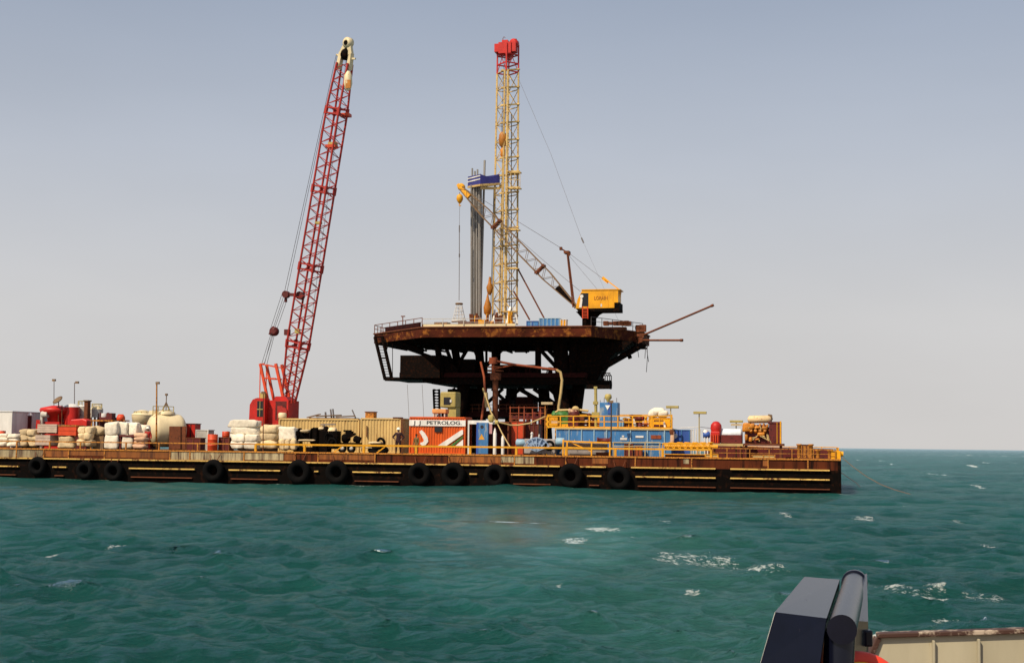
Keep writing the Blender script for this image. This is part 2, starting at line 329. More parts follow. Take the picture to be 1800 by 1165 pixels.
    mp=nd(nt,'ShaderNodeMapping'); mp.inputs['Scale'].default_value=(.62,1.3,1); mp.inputs['Rotation'].default_value=(0,0,R(-12)); L(tc.outputs['Object'],mp.inputs[0])
    n2=nd(nt,'ShaderNodeTexNoise',Scale=3.3,Detail=7.,Roughness=.74); L(mp.outputs[0],n2.inputs['Vector'])
    n3=nd(nt,'ShaderNodeTexNoise',Scale=1.15,Detail=4.,Roughness=.6); L(mp.outputs[0],n3.inputs['Vector'])
    b1=nd(nt,'ShaderNodeBump',Strength=1.,Distance=.36); L(n3.outputs[0],b1.inputs['Height'])
    b2=nd(nt,'ShaderNodeBump',Strength=1.,Distance=.30); L(n2.outputs[0],b2.inputs['Height']); L(b1.outputs[0],b2.inputs['Normal'])
    ca=nd(nt,'ShaderNodeAttribute',attribute_name='calm'); cs=nd(nt,'ShaderNodeMapRange'); cs.inputs[3].default_value=1.; cs.inputs[4].default_value=.06; L(ca.outputs['Fac'],cs.inputs[0])
    L(cs.outputs[0],b1.inputs['Strength']); L(cs.outputs[0],b2.inputs['Strength'])
    # water body plus a sky reflection whose strength is capped: on a choppy sea the waves hide their own mirror-like far sides
    nt.nodes.remove(b); df=nd(nt,'ShaderNodeBsdfDiffuse'); gl=nd(nt,'ShaderNodeBsdfGlossy',Color=(.74,.92,1.,1)); fz=nd(nt,'ShaderNodeFresnel',IOR=1.34)
    for q in(df,gl,fz): L(b2.outputs[0],q.inputs['Normal'])
    fcap=nd(nt,'ShaderNodeMapRange'); fcap.inputs[1].default_value=.0; fcap.inputs[2].default_value=1.; fcap.inputs[3].default_value=.0; fcap.inputs[4].default_value=1.; L(fz.outputs[0],fcap.inputs[0])
    mn=nd(nt,'ShaderNodeMath',operation='MINIMUM'); L(fcap.outputs[0],mn.inputs[0]); mn.inputs[1].default_value=SEACAP
    ms=nd(nt,'ShaderNodeMixShader'); L(mn.outputs[0],ms.inputs[0]); L(df.outputs[0],ms.inputs[1]); L(gl.outputs[0],ms.inputs[2])
    L(ms.outputs[0],nt.nodes['Material Output'].inputs['Surface'])
    fo=nd(nt,'ShaderNodeAttribute',attribute_name='foam')
    fm=nd(nt,'ShaderNodeMapping'); fm.inputs['Scale'].default_value=(.7,1.1,1); L(tc.outputs['Object'],fm.inputs[0])
    fn=nd(nt,'ShaderNodeTexNoise',Scale=2.6,Detail=6.,Roughness=.72); L(fm.outputs[0],fn.inputs['Vector'])
    f2=nd(nt,'ShaderNodeTexNoise',Scale=9.,Detail=4.,Roughness=.7); L(fm.outputs[0],f2.inputs['Vector'])
    fa=nd(nt,'ShaderNodeMix',data_type='FLOAT'); fa.inputs[0].default_value=.55; L(fn.outputs[0],fa.inputs[2]); L(f2.outputs[0],fa.inputs[3])
    su=nd(nt,'ShaderNodeMath',operation='ADD'); L(fo.outputs['Fac'],su.inputs[0])
    fk=nd(nt,'ShaderNodeMath',operation='MULTIPLY_ADD'); L(fa.outputs[0],fk.inputs[0]); fk.inputs[1].default_value=3.2; fk.inputs[2].default_value=-1.6; L(fk.outputs[0],su.inputs[1])
    fr=nd(nt,'ShaderNodeMapRange'); fr.inputs[1].default_value=.61; fr.inputs[2].default_value=.90; L(su.outputs[0],fr.inputs[0])
    m2=nd(nt,'ShaderNodeMix',data_type='RGBA'); L(fr.outputs[0],m2.inputs[0])
    wk=nd(nt,'ShaderNodeAttribute',attribute_name='wake'); wn=nd(nt,'ShaderNodeMath',operation='MULTIPLY'); L(wk.outputs['Fac'],wn.inputs[0]); L(n3.outputs[0],wn.inputs[1])
    w2=nd(nt,'ShaderNodeMix',data_type='RGBA'); L(wn.outputs[0],w2.inputs[0]); L(cr.outputs[2],w2.inputs[6]); w2.inputs[7].default_value=(.05,.16,.14,1); L(w2.outputs[2],m2.inputs[6]); m2.inputs[7].default_value=(.62,.64,.58,1)
    L(m2.outputs[2],df.inputs['Color'])
    rg=nd(nt,'ShaderNodeMapRange'); rg.inputs[3].default_value=.12; rg.inputs[4].default_value=.8; L(fr.outputs[0],rg.inputs[0]); L(rg.outputs[0],gl.inputs['Roughness'])
    me.materials.append(m); o=bpy.data.objects.new('sea',me); COL.objects.link(o); setp(o,'choppy teal green sea with small foam crests','sea',None,'structure')
sea()
# ---------------------------------------------------------------- barge
BG=thing('barge','long low rusty deck barge loaded with cargo, yellow guard rail along its edge','barge',(-40,12,0))
XL=-100
part(BG,'hull',MB().bx(XL,0,0,24,-1.5,1.70),m_black)
mb=MB().bx(XL,0,.01,23.99,1.70,DECK-.02)
part(BG,'upper_strake',mb,m_strake)
part(BG,'deck',MB().bx(XL,-.01,.02,23.98,DECK-.02,DECK),m_deck)
part(BG,'gunwale',MB().bx(XL,.04,-.08,.14,DECK-.06,DECK+.07).bx(-.10,.05,.14,24,DECK-.06,DECK+.07),m_brownrail)
TYX=[66,150,200,375,525,592,737,797,870,1003,1088]
for z,hh,m,gaps in((1.72,.058,m_rail,[(985,1021),(1066,1110),(1258,1284)]),(.94,.055,m_rail,[(p-30,p+30) for p in TYX]+[(1258,1284)]),(.14,.04,m_rust,[(p-34,p+34) for p in TYX]+[(1258,1284)])):
    e=[-170.]
    for a,b in gaps:
        if a<e[-1]: e[-1]=b
        else: e+=[a,b]
    e.append(1458)
    for a,b in zip(e[::2],e[1::2]):
        if b-a>6: part(BG,'rub_rail',MB().bx(ax(a,0),ax(b,0),-.22,.0,z-hh,z+hh),m)
# vertical stiffeners and scuppers on the side
mb=MB()
for px in(30,78,122,185,300,335,430,520,560,660,790,905,995,1117,1216,1350,1420): mb.bx(ax(px,0)-.05,ax(px,0)+.05,-.06,0,1.78,DECK-.06)
parts(BG,'side_rib',mb,m_brownrail)
part(BG,'corner_post',MB().bx(-.22,.06,-.06,.2,-1.,DECK-.06),m_black)
# spilt mud and lime dried down the top strake, in the bays between the ribs
m_spill=mat('dried_spill',(.46,.37,.22),.9,dirt=.66,dcol=(.045,.012,.007),scale=.75,streak=True,rand=.3,soft=.10,zs=.07)
m_spill2=mat('rust_run',(.28,.09,.018),.9,dirt=.62,dcol=(.03,.008,.005),scale=.7,streak=True,rand=.3,soft=.12,zs=.07)
for a,b,m,q in((-6,30,m_spill,0),(30,78,m_spill,.0),(78,122,m_spill2,.1),(122,185,m_spill2,.25),(185,300,m_spill2,.1),(300,335,m_spill,0),(335,430,m_spill,.0),(430,500,m_spill,.08),(500,520,m_spill2,.1),(560,660,m_spill2,.2),(790,905,m_spill2,.12),(880,905,m_spill,.2),(905,940,m_spill,.1),(1040,1070,m_spill2,.2),(1200,1212,m_spill,.3),(1340,1350,m_spill2,.2)):
    x0,x1=ax(a,0)+.05,ax(b,0)-.05
    part(BG,'spill_streak',MB().bx(x0,x1,-.012 if m is m_spill else -.008,-.001,1.80+q,DECK-.06),m)
x0,x1=ax(1236,8),ax(1470,8)
part(BG,'trunk_deck',MB().prism([(x0,DECK),(x1,DECK),(x1-.3,az(1470,789,8)),(x0+.3,az(1240,783,8))],8,21),m_dred)
POST=[-60,30,88,142,222,280,348,450,536,640,732,827,908,995,1082,1165,1250]
def rail(t,name,pts,h,m,r=.055,mid=False,pr=None,posts=None):
    mb=MB()
    for p,q in zip(pts,pts[1:]): 
        mb.bar(V(p)+V((0,0,h)),V(q)+V((0,0,h)),r*2)
        if mid: mb.bar(V(p)+V((0,0,h*.52)),V(q)+V((0,0,h*.52)),r*1.3)
    for p in(posts or pts): mb.bar(p,V(p)+V((0,0,h)),(pr or r)*2)
    return part(t,name,mb,m)
ps=[(ax(p,.15),.15,DECK+.05) for p in POST]
rail(BG,'guard_rail',ps[:8],.66,m_brownrail,.05,pr=.06); rail(BG,'guard_rail',ps[7:],.66,m_yel,.08,pr=.10)
ps=[(ax(p,.15),.15,DECK+.05) for p in(1252,1278,1318,1352,1392,1430,1468)]
rail(BG,'guard_rail',ps,.80,m_brownrail,.035,True)
ps=[(-x,23.9,DECK) for x in(.15,1.6,3.2,4.8,6.4,8,10,12,14)]
rail(BG,'guard_rail',ps,1.05,m_yel,.04,True)
ps=[(-.15,y,DECK) for y in(1.2,5,9,13,17,21,23.9)]
rail(BG,'guard_rail',ps,1.0,m_yel,.04,True)
part(BG,'corner_fairlead',MB().bx(-.75,.02,.3,1.0,DECK+.07,DECK+.75).tube((-.75,.65,DECK+.5),(.25,.65,DECK+.5),.22,10),m_yel2)
mb=MB()
for a,b in((565,640),(640,700)): 
    mb.bar((ax(a,.15)+1.2,.15,DECK+.05),(ax(a,.15)+2.1,.15,DECK+.7),.09)
parts(BG,'rail_brace',mb,m_yel)
# tyre fenders
tf=None
TY=[(66,819,'dark tyre fender below the left board crates, leftmost along the hull'),(150,826,'dark tyre fender below the pink board crate and sacks'),(200,828,'dark tyre fender below the pair of white bulk bags'),
 (375,827,'tyre fender on the white streaked stretch of hull, below the orange drums'),(525,829,'dark tyre fender below the black winch by the cream container'),(592,830,'tyre fender below the black compressor in front of the cream container'),
 (737,833,'tyre fender below the man in dark clothes, first of the close three'),(797,834,'middle tyre fender of the close three, below the orange container'),(870,836,'tyre fender below the blue cabinet, last of the close three'),
 (1003,836,'worn tyre fender below the left end of the blue tank'),(1088,840,'worn tyre fender below the middle of the blue tank')]
for i,(px,py,lb) in enumerate(TY):
    p=at(px,py,-.42); O=(p.x,-.42,p.z)
    if tf is None:
        tf=thing('tyre_fender',lb,'tyre',O,'tyre fenders along the barge side'); o=tf
        mb=MB().torus(O,(0,1,0),.78,.34,28,12,.95)
        part(tf,'tyre',mb,m_rubber)
        mb=MB()
        for s in(-1,1): mb.path([(O[0]+s*.55,0.0-.12,DECK+.02),(O[0]+s*.42,-.3,O[2]+1.2),(O[0]+s*.3,-.42,O[2]+.95)],.035,6)
        part(tf,'chain',mb,m_rust)
    else: o=dup(tf,O)
    o['label']=lb
    k=random.uniform(.92,1.06)*(.84 if i<3 else 1); o.scale=(k,1,k)
# ---------------------------------------------------------------- generic deck things
def ext(px0,px1,pyt,v,pyb=None):
    c=(px0+px1)/2
    return ax(px0,v),ax(px1,v),(az(c,pyb,v) if pyb else DECK),az(c,pyt,v)
def container(name,label,px0,px1,pyt,v,dep,m,mf,step=.28,pyb=None,group=None):
    x0,x1,z0,z1=ext(px0,px1,pyt,v,pyb); O=((x0+x1)/2,v+dep/2,z0); t=thing(name,label,'container',O,group)
    def corr(a,b):
        a,b=V(a),V(b); d=b-a; L_=d.length; d.normalize(); n=V((-d.y,d.x,0)); out=[]; k=max(2,int(L_/step))
        for i in range(k):
            for f,q in((0,0),(.3,0),(.5,.05),(.8,.05)): out.append(a+d*(L_*(i+f)/k)+n*q)
        return out
    g=.06
    ring=corr((x0+g,v+g,0),(x1-g,v+g,0))+corr((x1-g,v+g,0),(x1-g,v+dep-g,0))+corr((x1-g,v+dep-g,0),(x0+g,v+dep-g,0))+corr((x0+g,v+dep-g,0),(x0+g,v+g,0))
    part(t,'wall',MB().loft([[V((p.x,p.y,z)) for p in ring] for z in(z0+.1,z1-.08)]),m)
    mb=MB()
    for x in(x0,x1-.12):
        for y in(v,v+dep-.12): mb.bx(x,x+.12,y,y+.12,z0,z1-.10)
    for z in(z0+.02,z1-.10):
        for y in(v+.003,v+dep-.117): mb.bx(x0+.12,x1-.12,y,y+.114,z,z+.10)
        for x in(x0+.003,x1-.117): mb.bx(x,x+.114,v+.12,v+dep-.12,z,z+.10)
    part(t,'frame',mb,mf)
    part(t,'roof',MB().bx(x0+.02,x1-.02,v+.02,v+dep-.02,z1,z1+.03),mf)
    return t,(x0,x1,z0,z1)
def cyl_tank(t,name,p,q,r,m,n=20,dome=.35):   # horizontal vessel with dished ends
    p,q=V(p),V(q); d=q-p; Ln=d.length
    pr=[(r*math.sin(a),-dome*r*math.cos(a)) for a in[PI/2*i/5 for i in range(6)]]
    pr=[(a,b) for a,b in pr]+[(r*math.cos(a),Ln+dome*r*math.sin(a)) for a in[PI/2*i/5 for i in range(6)]]
    mb=MB().lathe(p,d,pr,n); 
    return part(t,name,mb,m)
# ---------------------------------------------------------------- fixed platform behind the barge
VP=28.; pA=at(740,574,VP); pB=at(1040,572,VP); ZT=pA.z       # deck top
xA,xB=pA.x,pB.x; xC=ax(656,VP+9,580); xD=ax(1132,VP+9,580)
def octo(d=0,z=0,dx=None):      # deck outline drawn in by d
    dx=d if dx is None else dx
    return [V((xA+dx*.55,VP+d,z)),V((xB-dx*.55,VP+d,z)),V((xD-dx,VP+9+d*.3,z)),V((xD-dx,VP+15-d*.3,z)),V((xB-dx*.55,VP+22-d,z)),V((xA+dx*.55,VP+22-d,z)),V((xC+dx,VP+15-d*.3,z)),V((xC+dx,VP+9+d*.3,z))]
PL=thing('offshore_platform','dark octagonal steel platform with two decks standing on legs behind the barge','platform',((xA+xB)/2,VP+14,0))
zf=az(890,592,VP)
part(PL,'main_deck',MB().loft([octo(0,z) for z in(ZT-.12,ZT)]),m_rust)
part(PL,'fascia',MB().loft([octo(.12,z) for z in(zf,ZT-.12)]),m_fascia)
# tapering underside girders
zu=az(890,618,VP+3)
zd=zf-.12
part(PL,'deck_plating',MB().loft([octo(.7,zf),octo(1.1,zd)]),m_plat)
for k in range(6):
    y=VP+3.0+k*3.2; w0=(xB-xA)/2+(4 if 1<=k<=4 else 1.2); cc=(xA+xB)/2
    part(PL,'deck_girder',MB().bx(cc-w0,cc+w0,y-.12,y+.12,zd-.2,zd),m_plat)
mb=MB(); o1=octo(.5,zf); 
for i in range(8):
    a,b=o1[i],o1[(i+1)%8]
    n=max(2,int((b-a).length/2.2))
    for k in range(n):
        p=a.lerp(b,k/n); c=V(((xA+xB)/2,VP+14,0)); d=(V((c.x,c.y,p.z))-p).normalized()
        mb.bar(p+V((0,0,-.06)),p+d*2.0+V((0,0,-.42)),.16,.22)
parts(PL,'outrigger_bracket',mb,m_plat)
# right hand flared bracket and struts
xs=lambda px,v=VP+5:ax(px,v,640)
def Z(py,v=VP+5,px=890): return az(px,py,v)
part(PL,'flared_bracket',MB().prism([(xs(1008),zd),(xs(1112),zd),(xs(1094),Z(616)),(xs(1080),Z(621)),(xs(1070),Z(633)),(xs(1060),Z(648)),(xs(1050),Z(668)),(xs(1008),Z(668))],VP+5,VP+8),m_plat)
mb=MB().tube(at(1058,647,VP+4.6),at(1133,604,VP+7),.33,8).tube(at(1000,668,VP+8),at(1062,622,VP+8),.3,8)
mb.tube(at(1105,622,VP+7),at(1108,630,VP+7),.25,6)
parts(PL,'deck_strut',mb,m_plat)
# lower deck, stepped
vl=VP+4
zt2,zm2=Z(655,vl),Z(663,vl)
part(PL,'lower_deck',MB().bx(ax(700,vl),ax(1030,vl),vl,VP+17,zm2,zt2),m_platred)
part(PL,'lower_girder',MB().bx(ax(676,vl),ax(740,vl),vl+.2,VP+13,Z(667,vl),zm2),m_plat)
part(PL,'lower_girder',MB().bx(ax(740,vl),ax(757,vl),vl+.2,VP+14,Z(672,vl),zm2),m_plat)
part(PL,'lower_girder',MB().bx(ax(757,vl),ax(1030,vl),vl+.2,VP+17,Z(675,vl),zm2),m_plat)
part(PL,'side_landing',MB().bx(ax(1030,vl),ax(1071,vl),vl,vl+1.6,Z(682,vl),Z(668,vl)).tube(at(1072,676,vl+1),at(1075,676,vl+1),.5,8),m_plat)
mb=MB()
for px in(1059,1063,1067,1071,1074): mb.path([(ax(px,vl+.3),vl+.3,Z(668,vl)),(ax(px,vl+.3),vl+.3,Z(660,vl)),(ax(px,vl+.8)-.2,vl+.8,Z(656,vl))],.05,5)
mb.path([at(1056,660,vl+.3),at(1074,660,vl+.3)],.05,5); mb.path([at(1057,655.5,vl+.8),at(1073,655.5,vl+.8)],.05,5)
part(PL,'landing_cage',mb,m_plat)
# big module on the lower deck at left + sloping hood
part(PL,'equipment_house',MB().bx(ax(701,VP+3.2),ax(771,VP+3.2),VP+3.2,VP+10,Z(664,VP+3.2),Z(624,VP+3.2)).prism([(ax(771,VP+4),Z(664)),(ax(771,VP+4),Z(623)),(ax(780,VP+4),Z(632)),(ax(800,VP+4),Z(648)),(ax(800,VP+4),Z(664))],VP+4.5,VP+8),m_plat)
part(PL,'pipe_module',MB().bx(ax(801,VP+6),ax(832,VP+6),VP+6,VP+12,Z(656,VP+6),Z(631,VP+6)).bx(ax(868,VP+9),ax(940,VP+9),VP+9,VP+12,Z(657,VP+9),Z(641,VP+9)),m_plat)
# columns and braces between the two decks
mb=MB()
for a,b,v,r in((770,776,VP+4,.35),(800,808,VP+7,.45),(842,846,VP+9,.5),(946,946,VP+5,.35),(985,990,VP+5,.85),(1008,1004,VP+5,.5),(855,855,VP+4,.14),(866,866,VP+4,.14),(873,871,VP+10,.5)):
    p,q=at(a,616,v),at(b,660,v); p=q+(p-q)*((zd-q.z)/(p.z-q.z)); part(PL,'upper_column',MB().tube(p,q,r,10),m_plat)
mb=MB()
for a,ya,b,yb,v in((786,616,800,652,VP+6),(820,616,806,640,VP+6),(835,616,852,656,VP+6),(880,617,846,652,VP+8),(952,617,984,652,VP+5),(966,617,992,645,VP+6),(1018,617,994,650,VP+6),(745,617,700,600,VP+5),(905,616,930,616,VP+8)):
    p,q=at(a,ya,v),at(b,yb,v)
    if abs(yb-ya)>8 and a!=745: p=q+(p-q)*((zd-q.z)/(p.z-q.z))
    part(PL,'upper_brace',MB().tube(p,q,.22,8),m_plat)
mb=MB()
rr=random.Random(3)
for i in range(26):       # pipework clutter just above the lower deck
    px=rr.uniform(838,985); h=rr.uniform(2,12); mb.tube(at(px,657,VP+7),at(px+rr.uniform(-4,4),657-h,VP+7),rr.uniform(.06,.16),6)
for i in range(7):
    px=rr.uniform(838,960); y=rr.uniform(644,655); mb.tube(at(px,y,VP+7.4),at(px+rr.uniform(12,40),y+rr.uniform(-1,1),VP+7.4),rr.uniform(.07,.14),6)
parts(PL,'pipework',mb,m_platred)
# legs down into the sea
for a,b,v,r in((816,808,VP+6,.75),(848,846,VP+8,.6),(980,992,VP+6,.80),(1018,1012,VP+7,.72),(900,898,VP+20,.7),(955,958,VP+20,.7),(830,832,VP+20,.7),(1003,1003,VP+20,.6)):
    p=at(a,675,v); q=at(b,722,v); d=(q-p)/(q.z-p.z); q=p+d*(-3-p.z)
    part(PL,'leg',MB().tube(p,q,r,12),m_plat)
# bracing below the lower deck
def brace(L_,name,m):
    mb=MB()
    for a,ya,b,yb,v,r in L_: mb.tube(at(a,ya,v),at(b,yb,v),r,8)
    part(PL,name,mb,m) if name=='trellis_leg' else parts(PL,name,mb,m)
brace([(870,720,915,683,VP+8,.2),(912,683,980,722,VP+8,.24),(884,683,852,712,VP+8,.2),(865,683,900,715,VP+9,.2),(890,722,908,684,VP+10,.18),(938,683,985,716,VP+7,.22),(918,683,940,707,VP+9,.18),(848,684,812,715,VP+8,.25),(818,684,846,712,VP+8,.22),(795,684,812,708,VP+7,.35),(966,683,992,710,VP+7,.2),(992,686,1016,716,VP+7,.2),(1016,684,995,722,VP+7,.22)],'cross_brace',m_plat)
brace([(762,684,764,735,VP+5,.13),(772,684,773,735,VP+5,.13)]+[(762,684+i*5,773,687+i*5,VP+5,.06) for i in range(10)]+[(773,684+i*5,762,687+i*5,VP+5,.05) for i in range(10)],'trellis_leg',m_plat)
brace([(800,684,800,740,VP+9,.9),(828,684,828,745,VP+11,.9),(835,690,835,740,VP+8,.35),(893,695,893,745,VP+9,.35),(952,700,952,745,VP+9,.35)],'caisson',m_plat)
part(PL,'lower_platform',MB().bx(ax(775,VP+7),ax(1010,VP+7),VP+7,VP+20,Z(733,VP+7),Z(722,VP+7)),m_platred)
mb=MB().bx(ax(906,VP+8),ax(936,VP+8),VP+8,VP+11,Z(722,VP+8),Z(697,VP+8)).bx(ax(876,VP+8),ax(894,VP+8),VP+8,VP+11,Z(722,VP+8),Z(702,VP+8)).bx(ax(945,VP+8),ax(976,VP+8),VP+9,VP+11,Z(722,VP+8),Z(706,VP+8))
parts(PL,'wellhead_unit',mb,m_platred)
mb=MB()
for y in(711,718): mb.bar(at(826,y,VP+6.5),at(978,y,VP+6.5),.06)
for px in range(830,980,12): mb.bar(at(px,711,VP+6.5),at(px,724,VP+6.5),.05)
part(PL,'landing_rail',mb,m_rust)
# stair tower at left
mb=MB()
for a,b in(((659,592,VP+7),(677,667,VP+6)),((672,592,VP+7),(689,667,VP+6))): mb.bar(at(*a),at(*b),.28)
for i in range(17):
    f=i/16; mb.bar(at(659,592,VP+7).lerp(at(677,667,VP+6),f),at(672,592,VP+7).lerp(at(689,667,VP+6),f),.06 if i%8 else .16)
mb.bar(at(677,667,VP+6),at(703,668,VP+6),.3); mb.bar(at(690,600,VP+6),at(690,660,VP+6),.06); mb.bar(at(672,597,VP+7),at(760,628,VP+5),.34); mb.bar(at(683,600,VP+6),at(678,620,VP+6.5),.12)
part(PL,'stair_ladder',mb,m_plat)
# deck rails
oc=octo(.15,ZT); zz=lambda h:V((0,0,h))
rail(PL,'deck_rail',[oc[7].lerp(oc[0],i/6) for i in range(7)],.98,m_rust,.035,True)
mb=MB().bar(oc[7].lerp(oc[0],.25)+zz(.25),oc[7].lerp(oc[0],.96)+zz(.25),.2,.55)
part(PL,'kick_plate',mb,m_platred)
rail(PL,'deck_rail',[oc[0].lerp(oc[1],i/8) for i in range(0,5)],.85,m_lgrey,.03,True)
rail(PL,'deck_rail',[oc[1].lerp(oc[2],i/5) for i in range(6)],.95,m_steel,.03,True)
rail(PL,'deck_rail',[oc[6].lerp(oc[7],i/5) for i in range(6)],.95,m_rust,.03,True)
part(PL,'kerb_plate',MB().bx(ax(740,VP,574),ax(905,VP,574),VP+.25,VP+.33,ZT,ZT+.30),m_cream)
mb=MB().bx(ax(1050,VP+5,574),ax(1100,VP+5,574),VP+5,VP+6,ZT,ZT+.25)
rr=random.Random(9)
for i in range(14):
    px=rr.uniform(1060,1112); mb.box(at(px,570,VP+5)+V((0,0,.1)),(rr.uniform(.3,1.1),.8,rr.uniform(.2,.6)))
parts(PL,'deck_gear',mb,m_rust)
mb=MB()
for i in range(10): mb.box(at(rr.uniform(1108,1130),rr.uniform(574,600),VP+8),(rr.uniform(.3,.9),.6,rr.uniform(.3,.8)))
parts(PL,'edge_gear',mb,m_rust)
mb=MB()
for px,l,k in((1134,32,1),(1137,56,2),(1139,38,-3),(1122,30,-2),(1118,20,1)):
    mb.path([at(px,598,VP+8),at(px+k*.6,598+l*.5,VP+8),at(px-k*.4,598+l,VP+8)],.035,5)
parts(PL,'hanging_rope',mb,m_steel)
mb=MB()
for px,y1 in((716,735),(742,735)): mb.path([at(px,676,VP+4),at(px+3,y1,VP+1)],.022,4)
parts(PL,'fall_line',mb,m_cable2)
mb=MB().bar(at(708,577,VP+5),at(708,556,VP+5),.09).bar(at(705,556,VP+5),at(712,556,VP+5),.12)
part(PL,'deck_light',mb,m_rust)
# two booms of pipe sticking out at the right
O=at(1128,598,VP+8)
BM=[('long rusty pipe boom sloping up off the right edge of the platform',(1128,590),(1250,538)),('short rusty pipe boom pointing level off the right edge of the platform',(1126,598),(1196,598))]
for lb,a,b in BM:
    p=at(*a,VP+8); q=at(*b,VP+6)
    solo('pipe_boom',MB().tube(p,q,.115,8).tube(q,q+(q-p).normalized()*.3,.16,8).box(p,(.5,.5,.5)),m_rust,lb,'boom',p)
# ---------------------------------------------------------------- mast (derrick)
VM=VP+9
zb=ZT; cm=at(886,570,VM); cx=cm.x
DK=thing('drilling_mast','tall cream lattice drilling mast with red crown on the platform deck','drilling mast',(cx,VM,zb))
def mc(z):       # four corners of the mast at height z (turned cornerwise)
    f=(z-zb)/(z1-zb); k=1.52-.20*f
    c=V((cx+.02*f,VM,z)); 
    return [c+V((-k*.95,.25,0)),c+V((.0+.1*k,-k*.85,0)),c+V((k*.98,.1,0)),c+V((-.1,k*.9,0))]
z1=az(889,80,VM); zr=az(889,128,VM)
mb=MB()
for i in(0,2,3): mb.bar(mc(zb+1.5)[i],mc(zr)[i],.18)
parts(DK,'mast_leg',mb,m_mast)
mb=MB()
for s in(-.17,.19): 
    mb.bar(mc(zb)[1]+V((s,0,0)),mc(zr)[1]+V((s,0,0)),.20)
mb.bar(mc(zb)[1]+V((-.55,.3,0)),mc(zr)[1]+V((-.3,.5,0)),.10)
parts(DK,'mast_rail',mb,m_mast)
zs=[zb+1.6+i*(zr-zb-1.6)/14 for i in range(15)]
md=MB()
for i,z in enumerate(zs):
    c=mc(z); mb=MB()
    mb.bar(c[1],c[2]+V((0,0,.35)),.17); mb.bar(c[0],c[1]+V((-.25,0,0)),.09); mb.bar(c[2],c[3],.1); mb.bar(c[3],c[0],.08)
    mb.box(c[2]+V((0,-.1,.33)),(.34,.3,.16)); mb.box(c[1]+V((-.45,.1,0)),(.34,.3,.2)); part(DK,'girt',mb,m_mast)
    if i<14:
        d=mc(zs[i+1]); 
        for a,b in((0,3),(2,3)): md.bar(c[a],d[b],.06); md.bar(c[b],d[a],.06)
        md.bar(c[2],d[1],.05); md.bar(c[0],d[1],.05) if i%2 else md.bar(c[1],d[0],.05)
part(DK,'lattice_brace',md,m_mast)
mb=MB()
for i in range(4): mb.bar(mc(zr)[i],mc(z1)[i],.16)
for z in(zr,zr+1.0,(zr+z1)/2+.4):
    c=mc(z)
    for i in range(4): mb.bar(c[i],c[(i+1)%4],.13)
c=mc(zr); d=mc(z1)
mb.bar(c[0],d[1],.06); mb.bar(c[1],d[0],.06); mb.bar(c[1],d[2],.06); mb.bar(c[2],d[1],.06)
part(DK,'red_top_section',mb,m_red)
CB=mb=MB().box(V((cx-.75,VM,z1-.45)),(1.3,1.5,.95)).box(V((cx-.1,VM-.3,z1-.55)),(1.5,1.5,1.3)).box(V((cx-.25,VM,z1+.25)),(.7,.7,.6)).prism([(cx-.4,z1-1.1),(cx+.7,z1-1.1),(cx+.3,z1-1.75),(cx,z1-1.75)],VM-.4,VM+.4)
cb=part(DK,'crown_block',mb,m_red)
part(cb,'sheave',MB().lathe((cx+.82,VM-.75,z1+.05),(.15,1,0),[(.3,0),(.52,.1),(.52,.7),(.3,.8)],20).bx(cx+.42,cx+1.18,VM-.9,VM+.2,z1-1.0,z1+.1),m_red)
mb=MB().path([at(884,82,VM),at(884,68,VM),at(886,65,VM),at(888,67,VM)],.04,5).tube(at(870,85,VM),at(870,78,VM),.03,5).box(at(906,70,VM),(.3,.3,.12)).tube(at(906,78,VM),at(906,70,VM),.03,5).bar(at(870,80,VM),at(884,79,VM),.04)
part(DK,'crown_rail',mb,m_rust)
mb=MB()
for py,a,b in((303,893,915),(331,893,915),(404,893,913),(472,893,911),(548,882,908)):
    p=at((a+b)/2,py,VM-.9); w_=ax(b,VM)-ax(a,VM); part(DK,'working_platform',MB().box(p,(w_,1.5,.10)).bar(at(a+2,py,VM-1.6),at(b,py,VM-1.6),.12),m_mast)
for x in(898,905,914): mb.bar(at(x,303,VM-1.6),at(x,316,VM-1.6),.06); mb.bar(at(x,316,VM-1.6),at(x,331,VM-1.6),.06)
mb.bar(at(896,316,VM-1.6),at(914,316,VM-1.6),.06)
part(DK,'platform_rail',mb,m_mast)
mb=MB()
mb.bar(at(897,540,VM-1),at(891,570,VM-2.2),.22); mb.bar(at(904,540,VM-1),at(909,570,VM-2),.22); mb.bar(at(897,540,VM-1),at(897,560,VM-1),.16)
mb.bar(at(870,545,VM),at(866,569,VM-1.5),.16); mb.bar(at(876,553,VM-1),at(905,553,VM-1),.12)
parts(DK,'mast_foot',mb,m_white)
